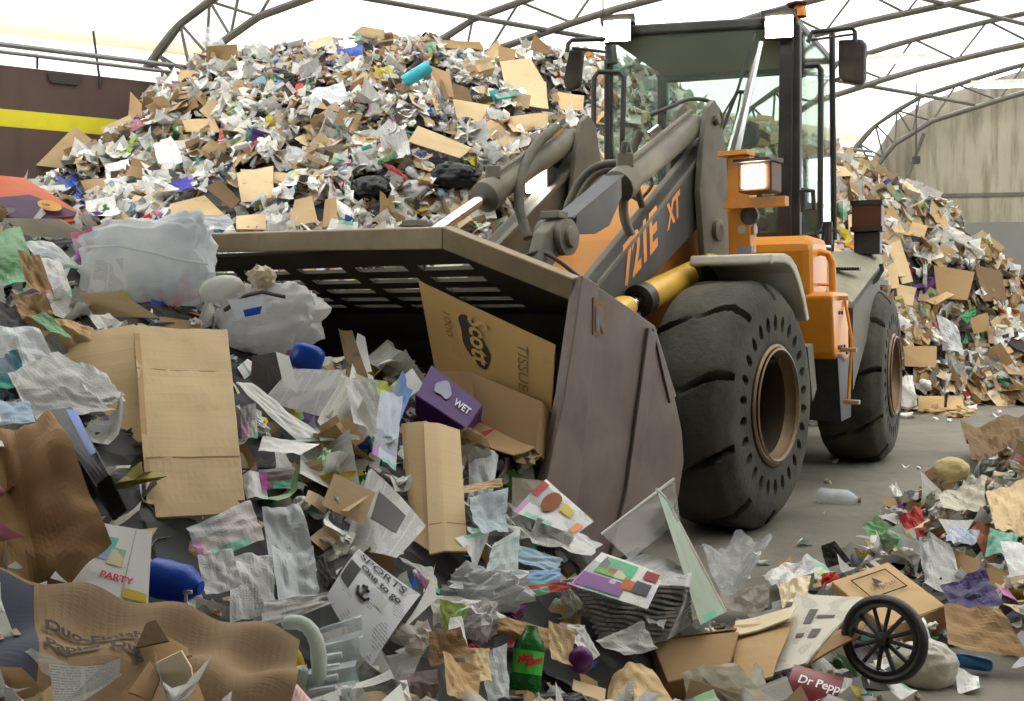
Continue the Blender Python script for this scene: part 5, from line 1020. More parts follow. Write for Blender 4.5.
for q, lab, m_, a_ in (([(596, 640), (640, 622), (656, 650), (622, 658)], 'small folded newspaper standing above the kraft bag', news, .1), ([(546, 622), (572, 632), (570, 668), (548, 660)], 'tan paper scrap beside the soda bottle', tan2, .1), ([(585, 628), (600, 655), (588, 664), (572, 640)], 'white triangular card beside the magenta ball', blank, .02), ([(560, 622), (584, 626), (582, 645), (566, 642)], 'small colour-printed packet above the magenta ball', mag2, .06), ([(640, 600), (668, 610), (662, 632), (645, 628)], 'white paper rag hanging from the bundle', blank, .12), ([(500, 696), (580, 692), (585, 704), (500, 708)], 'black-edged tray lying at the bottom edge', plain('tray_black', (44, 42, 42), .35), .02), ([(420, 640), (455, 632), (468, 660), (430, 668)], 'crumpled brown paper under the sports newspaper', brn1, .2), ([(436, 660), (480, 668), (478, 705), (440, 705)], 'tan paper bag in the bottom middle', tan3, .18), ([(460, 652), (490, 648), (494, 680), (470, 684)], 'tan crumpled napkin left of the soda bottle', tan2, .15), ([(485, 650), (505, 645), (508, 700), (490, 700)], 'pale grey plastic sleeve left of the soda bottle', filmw, .06), ([(400, 670), (440, 664), (438, 712), (405, 715)], 'brown film wrapped packet at the bottom edge', plastic('brown_film', (110, 80, 66), .7, .12), .1), ([(500, 612), (560, 628), (548, 650), (498, 632)], 'mottled brown paper behind the soda bottle', brn1, .12)):
    S('paper_scrap', lab, 'paper', q, m_, amp=a_, nf=6, rip=.04, n=14, lift=.05)
B('bottle_cap_white', 'white plastic cup end beside the red foil', 'cup', (450, 652, 478, 668), filmw, 2.85, bump=.03); B('red_foil', 'crumpled red foil piece below the tissue ball', 'foil', (462, 645, 482, 660), red_p, 2.9, bump=.4, freq=3)
# ---------------------------------------------------------------- right-hand litter
carton_box('carton_trough', 'torn open brown carton like a trough beside the kraft bag', [(652, 642), (738, 632), (728, 668), (668, 682)], .16, brn1, (3.5, 3.62, 3.35, 3.28), flaps=((0, .06, .9),), phrase='the torn carton trough')
S('white_sack', 'cream paper sack with a brown patch at the bottom edge', 'sack', [(682, 672), (738, 664), (768, 700), (690, 715)], offw, 3.2, amp=.12, nf=6, rip=.05, n=18)
o, P = S('printed_box_lid', 'large tan carton with a white printed panel beside the black wheel', 'carton', [(796, 596), (864, 598), (806, 664), (768, 676)], printed('white_carton_print', (226, 220, 204), .45), (3.98, 3.9, 3.45, 3.45), amp=.012, thick=.008, phrase='the white-printed carton')
for s0, s1, t0, t1 in ((.32, .46, .22, .42), (.5, .8, .3, .34), (.3, .45, .55, .6), (.55, .72, .5, .62)): page_rect('print_panel', P, s0, s1, t0, t1, plain('print_grey', (96, 90, 82), .8), o, .007)
sheet('panel', [at(733, 622, 3.75), at(792, 618, 3.68), at(772, 674, 3.38), at(734, 682, 3.36)], tan3, 6, 6, folds(3, 2, .03), o, .008); sheet('flap', [at(736, 624, 3.8), at(798, 612, 3.82), at(790, 622, 3.66), at(734, 640, 3.62)], pale, 6, 4, folds(5, 2, .02), o, .006); sheet('panel', [at(806, 640, 3.6), at(868, 618, 3.72), at(862, 632, 3.62), at(790, 672, 3.42)], brn1, 6, 4, folds(8, 2, .02), o, .008)
mark([(733, 622), (796, 596), (866, 600), (860, 640), (740, 690)])
# black spoked wheel
c_ = at(884, 639, 3.55); nw = Vector((-.62, -.74, .24)).normalized(); ux = nw.cross(Vector((0, 0, 1))).normalized(); uy = ux.cross(nw); Rw = 43*3.55/FPX
wr = empty('spoked_wheel', c_); tag(wr, 'black plastic spoked cart wheel lying in the litter', 'wheel'); ANCH.append((884, 640, 3.55, 'the black spoked wheel')); mark([(842, 598), (920, 598), (920, 684), (842, 684)])
wm = plain('wheel_black', (32, 31, 30), .5, dirt=(84, 78, 68), dirt_amt=.3)
b = MB(); n1, n2 = 48, 12
for i in range(n1):
    a = 2*math.pi*i/n1; d = ux*math.cos(a)+uy*math.sin(a)
    for j in range(n2): p = 2*math.pi*j/n2; b.v.append(c_+d*(Rw*.89+Rw*.115*math.cos(p))+nw*(.026*math.sin(p)))
b.f = [(i*n2+j, ((i+1) % n1)*n2+j, ((i+1) % n1)*n2+(j+1) % n2, i*n2+(j+1) % n2) for i in range(n1) for j in range(n2)]; b.build('tyre', wm, wr, smooth=True)
b = MB(); b.lathe([(Rw*.80, -.02), (Rw*.80, .02), (Rw*.72, .024), (Rw*.72, -.024)], c_, nw, 40, False); b.f += [(i, (i+1) % 40, 120+(i+1) % 40, 120+i) for i in range(40)]; b.build('rim', wm, wr, smooth=True)
for i in range(12):
    a = 2*math.pi*i/12+.1; d = ux*math.cos(a)+uy*math.sin(a); b = MB(); b.tube([c_+d*Rw*.12+nw*.012, c_+d*Rw*.76], .0075, 6); b.build('spoke', wm, wr)
b = MB(); b.lathe([(0, .04), (Rw*.14, .035), (Rw*.17, .0), (Rw*.14, -.035), (0, -.04)], c_, nw, 20, False); b.build('hub', wm, wr, smooth=True)
B('white_lump_bag', 'cream plastic bag ball behind the black spoked wheel', 'bag', (893, 640, 958, 692), plastic('cream_bag', (226, 220, 204), 1, .3), 3.75, bump=.12, freq=2, phrase='the cream bag ball')
carton_box('brown_shipping_box', 'brown shipping box with a printed square outline beside the wheel', [(832, 582), (888, 563), (945, 606), (886, 628)], .14, tan3, (4.55, 4.75, 4.25, 4.05), dirv=Vector((.1, .25, -.96)), phrase='the printed shipping box')
b_o = bpy.data.objects['brown_shipping_box']; PBX = lambda s, t, l=0: (lambda C: C[0]*(1-s)*(1-t)+C[1]*s*(1-t)+C[2]*s*t+C[3]*(1-s)*t+Vector((0, -.1, 1)).normalized()*l)([at(832, 582, 4.55), at(888, 563, 4.75), at(945, 606, 4.25), at(886, 628, 4.05)])
for (a, c2) in (((.2, .15), (.8, .15)), ((.8, .15), (.8, .55)), ((.8, .55), (.2, .55)), ((.2, .55), (.2, .15))): b = MB(); b.tube([PBX(*a, .016), PBX(*c2, .016)], .003, 4); b.build('print_outline', ink, b_o)
lettering('print', 'Georgia-Pacific', .030, lambda x, y: PBX(.30+x/.42, .45-y/.30, .018), ink, b_o)
b = MB(); b.add([PBX(.42, .36, .018), PBX(.56, .36, .018), PBX(.49, .22, .018)], [(0, 1, 2)]); b.build('logo_shape', ink, b_o)
o, P = S('soda_carton', 'maroon soda carton with white script lettering at the bottom', 'carton', [(794, 664), (852, 680), (838, 716), (778, 700)], plain('maroon_print', (116, 30, 38), .4, var=.15), (3.42, 3.42, 3.28, 3.28), amp=.02, relief=lambda s, t: .03*math.sin(math.pi*t))
page_text('print', 'Dr Pepper', P, .15, .62, .05, inkw, o, .001, .005, .8); page_rect('print_panel', P, .86, 1.0, 0, 1, news2, o, .004)
for q, lab, m_, a_ in (([(762, 578), (808, 560), (836, 572), (780, 592)], 'red and white grocery flyer lying on the floor edge', mag2, .03), ([(700, 572), (735, 548), (772, 566), (740, 606)], 'clear crumpled plastic bag at the edge of the bare floor', film, .2), ([(712, 596), (770, 586), (768, 606), (716, 612)], 'grey-brown film roll before the clear bag', plastic('grey_film', (168, 156, 142), .8, .2), .1), ([(720, 614), (760, 612), (752, 626), (728, 628)], 'small royal blue plastic bag by the white-printed carton', blue_p, .2), ([(778, 584), (812, 580), (806, 596), (782, 606)], 'white folded carton tab above the white-printed carton', pale, .05), ([(775, 566), (790, 556), (796, 572), (780, 580)], 'brown wedge of card beside the clear bag', brn1, .05)):
    S('litter_piece', lab, 'litter', q, m_, amp=a_, nf=6, rip=.05, n=14, lift=.05)
for q, lab, m_, a_, cat in (([(918, 540), (945, 536), (955, 580), (922, 592)], 'crumpled grey-white cloth beside the shipping box', news2, .14, 'cloth'), ([(940, 590), (985, 576), (1004, 608), (958, 618)], 'deep purple plastic cloth draped in front of the right carton', plastic('purple_cloth', (74, 56, 112), 1, .35), .18, 'cloth'), ([(944, 604), (1000, 616), (1030, 660), (948, 650)], 'torn brown carton with a dark opening at the right edge', brn1, .08, 'carton'), ([(985, 490), (1032, 478), (1032, 535), (996, 530)], 'tan cardboard sheet at the right edge', tan2, .04, 'cardboard'), ([(968, 498), (1010, 520), (990, 546), (962, 528)], 'rust-brown rolled newspaper in the right heap', printed('rust_roll', (150, 92, 60), .3, pics=.2), .2, 'newspaper'), ([(950, 526), (980, 530), (976, 546), (946, 542)], 'pale blue clear plastic tub lid', plastic('pale_lid', (190, 202, 224), .8, .15), .03, 'lid'), ([(892, 516), (922, 510), (926, 536), (896, 540)], 'red and yellow printed wrapper in the right heap', printed('red_yellow', (182, 60, 56), .1, pics=.5), .15, 'wrapper'), ([(888, 486), (896, 484), (906, 502), (900, 504)], 'white leaflet standing at the heap edge', blank, .02, 'leaflet'), ([(886, 500), (930, 486), (934, 494), (892, 512)], 'dark rubber strip along the heap edge', plain('rubber_strip', (52, 44, 40), .6), .04, 'strip'), ([(940, 488), (990, 484), (985, 510), (945, 512)], 'white folded card sheets fanned in the right heap', offw, .08, 'card'), ([(962, 440), (1030, 430), (1030, 470), (976, 478)], 'dark brown carton lid at the top of the right heap', brn2, .06, 'carton'), ([(1004, 432), (1032, 426), (1032, 446), (1000, 448)], 'white plastic bag at the top right heap edge', wbag, .15, 'bag'), ([(990, 530), (1020, 528), (1010, 556), (985, 552)], 'mint green plastic tray in the right heap', plastic('mint_tray', (120, 186, 160), 1, .3), .12, 'tray'), ([(1000, 545), (1032, 540), (1032, 575), (1010, 572)], 'white crumpled napkin at the right edge', blank, .12, 'napkin'), ([(862, 530), (880, 524), (900, 536), (874, 542)], 'pale green paper scrap on the floor edge', grn, .06, 'paper')):
    S('litter_sheet', lab, cat, q, m_, amp=a_, nf=6, rip=.04, n=14, lift=.05)
carton_box('shallow_carton', 'wide brown shallow carton at the right edge', [(952, 548), (1034, 584), (1034, 624), (960, 588)], .3, brn1, (4.9, 4.5, 4.35, 4.7), phrase='the shallow right-hand carton')
B('beige_bag', 'mustard beige bag on top of the right heap', 'bag', (933, 457, 970, 482), plain('beige_cloth', (196, 178, 124), .7, var=.2), 6.0, bump=.1, phrase='the mustard bag')
pb = plastic('bottle_clear', (232, 236, 240), .6, .15, .2)
o, a, ax, L, k = lathe_thing('water_bottle', 'clear crushed water bottle lying alone on the bare floor', 'bottle', (817, 496), (861, 500), [(0, 2), (.02, 7), (.1, 9), (.3, 8.5), (.5, 9), (.7, 9), (.82, 6), (.9, 3), (.93, 3.2), (1, 3)], pb, 7.3, 7.2, 20)
b = MB(); b.lathe([(3.3*k, .93*L), (3.3*k, L)], a, ax, 12); b.build('cap', plain('cap_brown', (140, 110, 80), .5), o)
o.location.z -= .0
lathe_thing('blue_can', 'blue and silver can lying before the torn carton', 'can', (958, 660), (990, 665), [(0, 1), (0, 6), (.08, 7), (.9, 7), (1, 6), (1, 1)], plain('can_blue', (60, 120, 176), .3, .3), 3.85)
S('black_scrap', 'small black and grey plastic scrap standing on the floor', 'plastic', [(822, 546), (834, 540), (852, 562), (826, 568)], plain('scrap_black', (64, 60, 58), .5, var=.5, scale=30), 5.15, amp=.15, nf=6, rip=.05)
# ---------------------------------------------------------------- tall pile and far pile: the pieces that stand out
root, PFc = carton_box('orange_carton', 'orange and purple detergent carton at the left edge of the tall pile', [(-14, 174), (24, 178), (92, 220), (-14, 228)], .2, plain('orange_print', (206, 92, 40), .45, var=.15), (5.25, 5.25, 5.0, 5.0), phrase='the orange carton')
sheet('print_panel', [PFc(.0, .5, .012), PFc(.66, .44, .012), PFc(.98, .92, .012), PFc(.0, .98, .012)], plain('purple_dark', (84, 50, 86), .5), 2, 2, None, root)
b = MB(); b.v = [PFc(.74+.12*math.cos(a), .74+.12*math.sin(a), .03) for a in [2*math.pi*i/20 for i in range(20)]]; b.f = [tuple(range(20))]; b.build('logo_shape', plain('logo_yellow', (222, 160, 50), .5), root); lettering('print', 'Tide', .06, lambda x, y: PFc(.66+x*.7, .78-y*1.1, .04), plain('logo_purple', (70, 40, 90), .5), root, .004)
BACK = [('cardboard_sheet', tan1, [(35, 165), (75, 126), (92, 140), (60, 168)], 'folded cardboard sheet leaning on the brown wall'), ('cardboard_sheet', tan3, [(131, 92), (150, 112), (142, 122), (128, 118)], 'pointed cardboard piece under the yellow stripe'), ('cardboard_sheet', tan2, [(100, 128), (130, 115), (135, 125), (106, 138)], 'cardboard strip beside the pointed piece'), ('cardboard_sheet', brn1, [(207, 46), (237, 44), (238, 60), (206, 64)], 'brown carton on the left crest below the truss'), ('cardboard_sheet', brn1, [(80, 180), (114, 178), (116, 194), (88, 196)], 'rounded brown carton above the orange carton'), ('cardboard_sheet', tan2, [(236, 172), (272, 164), (275, 200), (240, 200)], 'large tan carton panel right of the white carrier'), ('cardboard_sheet', tan1, [(240, 168), (290, 172), (296, 184), (242, 182)], 'wide flat tan cardboard above the tan panel'), ('cardboard_sheet', tan1, [(170, 205), (205, 196), (225, 215), (172, 220)], 'tan cardboard box top at the big bag'), ('cardboard_sheet', brn2, [(205, 188), (220, 180), (240, 200), (232, 210)], 'dark brown carton standing above the bucket left end'), ('cardboard_sheet', tan1, [(295, 200), (312, 196), (318, 222), (288, 228)], 'bent tan carton standing on the bucket lip'), ('cardboard_sheet', tan3, [(325, 200), (336, 198), (338, 225), (322, 228)], 'narrow tan carton beside the bent carton'), ('cardboard_sheet', tan2, [(236, 215), (265, 214), (266, 228), (236, 228)], 'small tan box with print on the bucket lip'),
    ('cardboard_sheet', tan2, [(418, 126), (472, 148), (460, 158), (408, 142)], 'long tan cardboard plank in the middle of the tall pile'), ('cardboard_sheet', brn1, [(430, 66), (450, 74), (454, 98), (432, 92)], 'brown carton half beside the teal roll'), ('cardboard_sheet', brn2, [(440, 80), (468, 88), (474, 108), (444, 98)], 'dark opened carton right of the clear film sack'), ('cardboard_sheet', tan2, [(500, 62), (530, 58), (546, 85), (506, 92)], 'large ribbed tan carton near the right crest'), ('cardboard_sheet', tan2, [(520, 86), (545, 84), (548, 110), (525, 108)], 'lower half of the ribbed tan carton'), ('cardboard_sheet', tan1, [(480, 58), (498, 40), (504, 52), (490, 66)], 'tilted tan carton flap at the crest'), ('cardboard_sheet', brn1, [(498, 46), (516, 50), (512, 78), (500, 74)], 'brown folded carton next to the tilted flap'), ('cardboard_sheet', brn1, [(534, 34), (550, 48), (548, 54), (530, 50)], 'pointed brown card on the right crest'), ('cardboard_sheet', tan2, [(452, 100), (490, 106), (480, 124), (458, 120)], 'pinkish cardboard flap above the plank'), ('cardboard_sheet', tan1, [(508, 115), (548, 112), (550, 128), (512, 130)], 'tan cardboard sheet left of the loader cylinder'), ('cardboard_sheet', tan1, [(362, 26), (385, 30), (384, 40), (350, 36)], 'tan card at the top of the crest'), ('cardboard_sheet', tan3, [(440, 40), (480, 42), (484, 50), (446, 48)], 'long flat card on the crest below the arch'), ('cardboard_sheet', tan1, [(556, 92), (584, 96), (582, 112), (560, 110)], 'pale carton behind the loader mirror'),
    ('cardboard_sheet', tan1, [(182, 120), (214, 118), (220, 132), (186, 132)], 'open tan box left of the red bottle'), ('cardboard_sheet', tan3, [(180, 70), (198, 72), (196, 86), (178, 82)], 'small tan carton near the left truss foot'),
    ('white_sheet', blank, [(155, 148), (172, 138), (190, 165), (162, 178)], 'large crumpled white paper in the tall pile left side'), ('white_sheet', blank, [(105, 165), (130, 160), (134, 178), (108, 182)], 'white rag paper above the rounded brown carton'), ('white_sheet', filmw, [(286, 142), (312, 142), (310, 162), (284, 162)], 'pale green-white sheet in the middle of the tall pile'), ('white_sheet', film, [(428, 76), (440, 88), (452, 110), (432, 106)], 'clear film sack below the teal roll'), ('white_sheet', blank, [(440, 168), (455, 164), (462, 178), (448, 182)], 'white card between the black bags'), ('white_sheet', wbag, [(310, 88), (345, 86), (350, 104), (318, 108)], 'white plastic wrap patch in the upper pile'), ('white_sheet', filmw, [(178, 218), (230, 216), (235, 230), (190, 232)], 'striped white bag at the bucket left end'), ('white_sheet', filmw, [(195, 28), (215, 26), (225, 45), (205, 50)], 'milky sheet at the left crest'),
    ('coloured_packet', plain('blue_cloth', (44, 74, 160), .6), [(60, 178), (74, 174), (92, 208), (82, 212)], 'blue patterned cloth left of the tall pile'), ('coloured_packet', printed('blue_pack', (72, 60, 176), .1, pics=.4), [(168, 184), (192, 178), (194, 190), (172, 194)], 'blue and purple snack packet below the white paper'), ('coloured_packet', blue_p, [(336, 50), (362, 46), (365, 62), (342, 62)], 'blue and white plastic sheet on the crest'), ('coloured_packet', yel_p, [(204, 98), (212, 110), (216, 114), (206, 112)], 'bright yellow triangle card in the tall pile'), ('coloured_packet', printed('lime', (190, 214, 90), 0), [(120, 140), (138, 138), (140, 146), (122, 148)], 'lime green paper scrap by the left edge of the tall pile'), ('coloured_packet', plain('orange_bit', (226, 130, 50), .5), [(197, 147), (208, 145), (208, 155), (199, 157)], 'orange foil packet in the left of the tall pile'), ('coloured_packet', red_p, [(218, 126), (226, 126), (226, 148), (218, 148)], 'red and white bottle wrap standing in the tall pile'), ('coloured_packet', plain('red_bit', (206, 70, 56), .5), [(295, 86), (303, 84), (303, 92), (296, 94)], 'small red card in the upper pile'), ('coloured_packet', red_p, [(382, 162), (392, 164), (408, 178), (400, 182)], 'orange-red tube above the bucket'), ('coloured_packet', plain('navy_bit', (50, 60, 100), .5), [(408, 146), (428, 150), (424, 160), (406, 156)], 'navy carton below the plank'),
    ('cardboard_sheet', tan2, [(886, 245), (900, 240), (912, 282), (902, 284)], 'long tan carton standing in the far pile'), ('cardboard_sheet', tan1, [(878, 270), (896, 262), (898, 288), (882, 290)], 'tan carton panel above the rear tyre'), ('cardboard_sheet', tan1, [(896, 284), (916, 288), (912, 306), (898, 304)], 'open tan carton beside the rear tyre'), ('cardboard_sheet', brn1, [(935, 265), (975, 272), (968, 300), (938, 298)], 'big brown carton in the far pile'), ('cardboard_sheet', brn2, [(975, 265), (998, 272), (1006, 300), (982, 302)], 'dark brown cartons high on the far pile'), ('cardboard_sheet', brn1, [(970, 318), (988, 312), (990, 330), (974, 334)], 'brown carton beside the green carton'), ('coloured_packet', green_p, [(958, 316), (976, 306), (976, 314), (966, 324)], 'green carton on the far pile'), ('cardboard_sheet', brn1, [(904, 346), (938, 346), (936, 368), (905, 366)], 'brown crate low on the far pile'), ('cardboard_sheet', tan3, [(918, 396), (944, 396), (944, 410), (918, 411)], 'small brown box at the foot of the far pile'), ('cardboard_sheet', tan3, [(946, 396), (962, 396), (962, 410), (946, 410)], 'second small box at the foot of the far pile'), ('white_sheet', wbag, [(935, 315), (960, 325), (968, 352), (945, 350)], 'white plastic sheet in the middle of the far pile'), ('white_sheet', blank, [(902, 378), (914, 374), (914, 408), (900, 410)], 'white plastic crate behind the rear tyre'), ('white_sheet', blank, [(942, 225), (975, 238), (972, 250), (944, 238)], 'white and red film along the far pile top'), ('cardboard_sheet', tan1, [(912, 222), (928, 226), (924, 238), (908, 234)], 'tan carton near the top of the far pile'), ('cardboard_sheet', tan2, [(848, 215), (862, 212), (866, 245), (850, 248)], 'tan cardboard beside the tail lamp'), ('coloured_packet', plain('pink_bit', (214, 110, 130), .5), [(900, 258), (912, 262), (910, 272), (902, 270)], 'pink packet in the far pile')]
MASK[0] = FAR_MASK
for nm, m_, q, lab in BACK:
    card_ = nm == 'cardboard_sheet'; S(nm, lab, 'cardboard' if card_ else 'paper' if nm == 'white_sheet' else 'litter', q, m_, amp=.035 if card_ else .10, nf=3 if card_ else 6, rip=0 if card_ else .04, n=8 if card_ else 12, thick=.008 if card_ else 0, lift=.02, phrase=('the '+lab.split(' in ')[0].split(' on ')[0]) if len(lab.split(' in ')[0].split(' on ')[0].split()) <= 5 else None)
for bx, lab in (((350, 176, 392, 202), 'shiny black bin bag low in the tall pile'), ((430, 162, 480, 190), 'second black bin bag right of the first')): B('bin_bag', lab, 'bag', bx, bbag, None, bump=.2, phrase='the '+('left' if bx[0] < 400 else 'right')+' black bin bag')
lathe_thing('teal_roll', 'teal plastic roll sticking out of the tall pile crest', 'roll', (404, 82), (430, 66), [(0, 1), (0, 6), (.1, 6.5), (.9, 6.5), (1, 5.5), (1, 1)], plain('teal_roll', (56, 168, 180), .4), 10.2, phrase='the teal roll')
# ---------------------------------------------------------------- loose pieces: templates
TPL = {}
def grid_tpl(n, m, fn):
    V = []; UV = []
    for j in range(m+1):
        for i in range(n+1): V.append(fn(i/n, j/m)); UV.append((i/n, j/m))
    Fq = [(j*(n+1)+i, j*(n+1)+i+1, (j+1)*(n+1)+i+1, (j+1)*(n+1)+i) for j in range(m) for i in range(n)]
    return np.array(V, float), np.array(Fq), np.array(UV, float)
LO = 1
def tpl_paper(k):
    h = folds(100+k, 5, .55); r = random.Random(k); c = [(r.uniform(-.12, .12), r.uniform(-.12, .12)) for _ in range(4)]; cv = r.uniform(-.5, .5)
    def fn(s, t):
        ox = (c[0][0]*(1-s)+c[1][0]*s)*(1-t)+(c[2][0]*(1-s)+c[3][0]*s)*t; oy = (c[0][1]*(1-s)+c[1][1]*s)*(1-t)+(c[2][1]*(1-s)+c[3][1]*s)*t
        return (s-.5+ox, (t-.5)+oy, h(s, t)-.12+cv*(s-.5)**2)
    return grid_tpl(6 if LO == 1 else 4, 6 if LO == 1 else 4, fn)
def tpl_crumple(k):                               # balled-up sheet
    r = random.Random(900+k); off = r.uniform(0, 50)
    def fn(s, t):
        a = s*2*math.pi; p = (t-.5)*math.pi*.98; d = Vector((math.cos(a)*math.cos(p), math.sin(a)*math.cos(p), math.sin(p)))
        q = d*1.9+Vector((off, 0, 0)); rr = .42+.30*mnoise.noise(q)+.22*abs(mnoise.noise(q*2.1))-.1
        return (d.x*rr*1.15, d.y*rr, d.z*rr*.62)
    return grid_tpl(14 if LO == 1 else 8, 10 if LO == 1 else 5, fn)
def tpl_bag(k):                                   # soft, fuller bag
    r = random.Random(500+k); off = r.uniform(0, 50)
    def fn(s, t):
        a = s*2*math.pi; p = (t-.5)*math.pi*.98; d = Vector((math.cos(a)*math.cos(p), math.sin(a)*math.cos(p), math.sin(p)))
        q = d*1.3+Vector((off, 0, 0)); rr = .42+.26*mnoise.noise(q)+.20*abs(mnoise.noise(q*2.2))
        return (d.x*rr*1.1, d.y*rr*.9, d.z*rr*.6)
    return grid_tpl(20 if LO == 1 else 10, 14 if LO == 1 else 6, fn)
def tpl_card(k):                                  # corrugated flap with a fold and real thickness
    r = random.Random(300+k); fold = r.uniform(.25, .75); ang = r.uniform(-.9, .9); ang2 = r.uniform(-.35, .35); th = .012; sk = [r.uniform(-.1, .1) for _ in range(4)]
    V = []; UV = []
    for layer in (0, 1):
        for j in range(3):
            for i in range(4):
                s = (0, fold, (1+fold)/2, 1)[i]; t = j/2; x = s-.5; z = 0
                if s > fold: z = (s-fold)*math.sin(ang); x = fold-.5+(s-fold)*math.cos(ang)
                z += ang2*(t-.5)*(s-.5)
                y = (t-.5)+(sk[0]*(s-.5)+sk[1]*abs(s-.5)*(1 if t > .5 else -1))
                V.append((x, y, z-layer*th)); UV.append((s, t))
    q = [(j*4+i, j*4+i+1, (j+1)*4+i+1, (j+1)*4+i) for j in range(2) for i in range(3)]
    Fq = q+[tuple(a+12 for a in f[::-1]) for f in q]
    edge = [0, 1, 2, 3, 7, 11, 10, 9, 8, 4]
    Fq += [(edge[i], edge[i]+12, edge[(i+1) % 10]+12, edge[(i+1) % 10]) for i in range(10)]
    return np.array(V), np.array(Fq), np.array(UV)
def tpl_carton(k):                                # open or crushed carton with flaps
    r = random.Random(700+k); a, b_, c_ = .5, r.uniform(.3, .5), r.uniform(.15, .4); sh = r.uniform(-.2, .2); j = lambda: r.uniform(-.05, .05)
    V = [(sx*a+j(), sy*b_+j(), -c_+j()) for sx, sy in ((-1,-1), (1,-1), (1,1), (-1,1))]+[(sx*a+sh+j(), sy*b_+j(), c_+j()) for sx, sy in ((-1,-1), (1,-1), (1,1), (-1,1))]
    Fq = [(0, 1, 2, 3), (0, 1, 5, 4), (1, 2, 6, 5), (2, 3, 7, 6), (3, 0, 4, 7)]
    for e, (p, q) in enumerate(((4, 5), (5, 6), (6, 7), (7, 4))):
        d = ((0, -1), (1, 0), (0, 1), (-1, 0))[e]; u = r.uniform(-.1, .3); L = r.uniform(.15, .35)
        k0 = len(V); V += [(V[q][0]+d[0]*L, V[q][1]+d[1]*L, V[q][2]+u), (V[p][0]+d[0]*L, V[p][1]+d[1]*L, V[p][2]+u)]; Fq.append((p, q, k0, k0+1))
    V = np.array(V); return V, np.array(Fq), V[:, :2]*.9+.5
def lathe_tpl(prof, n=10):
    V = [(h, r*math.cos(2*math.pi*k/n), r*math.sin(2*math.pi*k/n)) for h, r in prof for k in range(n)]; m = len(prof)
    Fq = [(i*n+k, i*n+(k+1) % n, (i+1)*n+(k+1) % n, (i+1)*n+k) for i in range(m-1) for k in range(n)]
    UV = [(h+.5, k/n) for h, r in prof for k in range(n)]; return np.array(V), np.array(Fq), np.array(UV)
def tpl_bottle(k):
    r = random.Random(k); d = r.uniform(-.03, .02)
    return lathe_tpl([(-.5, .001), (-.5, .13), (-.45, .16), (-.2, .16+d), (0, .15-d), (.15, .16), (.3, .12), (.38, .055), (.47, .05), (.475, .06), (.5, .06), (.5, .001)])
def tpl_can(k):
    return lathe_tpl([(-.5, .001), (-.5, .22), (-.46, .27), (0, .27-.05*(k % 3)), (.44, .27), (.5, .22), (.49, .001)])
def tpl_strip(k):
    r = random.Random(1200+k); tw = r.uniform(-2, 2); bd = r.uniform(-.5, .5)
    return grid_tpl(8, 1, lambda s, t: (s-.5, (t-.5)*.22*math.cos(tw*s), (t-.5)*.22*math.sin(tw*s)+bd*(s-.5)**2))
KINDS = {'paper_sheet': tpl_paper, 'crumpled_paper': tpl_crumple, 'plastic_bag': tpl_bag, 'cardboard_flap': tpl_card, 'carton': tpl_carton, 'plastic_bottle': tpl_bottle, 'drink_can': tpl_can, 'paper_strip': tpl_strip, 'newspaper_sheet': tpl_paper}
NV_ = 8
for kd, fn in KINDS.items(): TPL[kd] = [fn(i+(50 if kd == 'newspaper_sheet' else 0)) for i in range(NV_)]
LO = 0; TPL_LO = {kd: [fn(i+(50 if kd == 'newspaper_sheet' else 0)) for i in range(NV_)] for kd, fn in KINDS.items()}
WH = [(244, 242, 236), (240, 237, 230), (232, 228, 220), (250, 248, 244), (222, 218, 210), (240, 234, 220), (248, 246, 241), (204, 200, 190)]
TAN = [(194, 166, 124), (184, 154, 112), (204, 176, 136), (168, 138, 98), (150, 120, 84), (190, 164, 128), (210, 186, 148)]
DRK = [(74, 68, 60), (98, 90, 78), (56, 54, 52), (110, 98, 80), (128, 118, 100), (42, 44, 46)]
BRT = [('red', (198, 52, 46)), ('blue', (52, 96, 186)), ('green', (82, 152, 84)), ('yellow', (226, 206, 66)), ('orange', (226, 128, 48)), ('pink', (222, 132, 150)), ('teal', (62, 152, 160)), ('purple', (108, 66, 140)), ('pale blue', (150, 188, 220)), ('pale green', (170, 206, 160))]
MATS = {'paper_sheet': ('printed', dict(ink=.3, pics=.07, var=.08, thin_f=.08)), 'crumpled_paper': ('printed', dict(ink=.15, pics=.06, var=.08, thin_f=.08)), 'newspaper_sheet': ('printed', dict(ink=.42, newsy=True, var=.1, thin_f=.1)), 'paper_strip': ('printed', dict(ink=.3, pics=.1)),
        'plastic_bag': ('plastic', dict(rough=.28)), 'plastic_bottle': ('plastic', dict(rough=.15, wrinkle=.2, alpha=.6)), 'drink_can': ('plastic', dict(rough=.3, wrinkle=.2)), 'cardboard_flap': ('cardboard', {}), 'carton': ('printed', dict(ink=.4, pics=.1, var=.25))}
def kind_mat(kd, src):
    fn, kw = MATS[kd]; return {'printed': printed, 'plastic': plastic, 'cardboard': cardboard}[fn](kd+'_'+src, src, **kw)
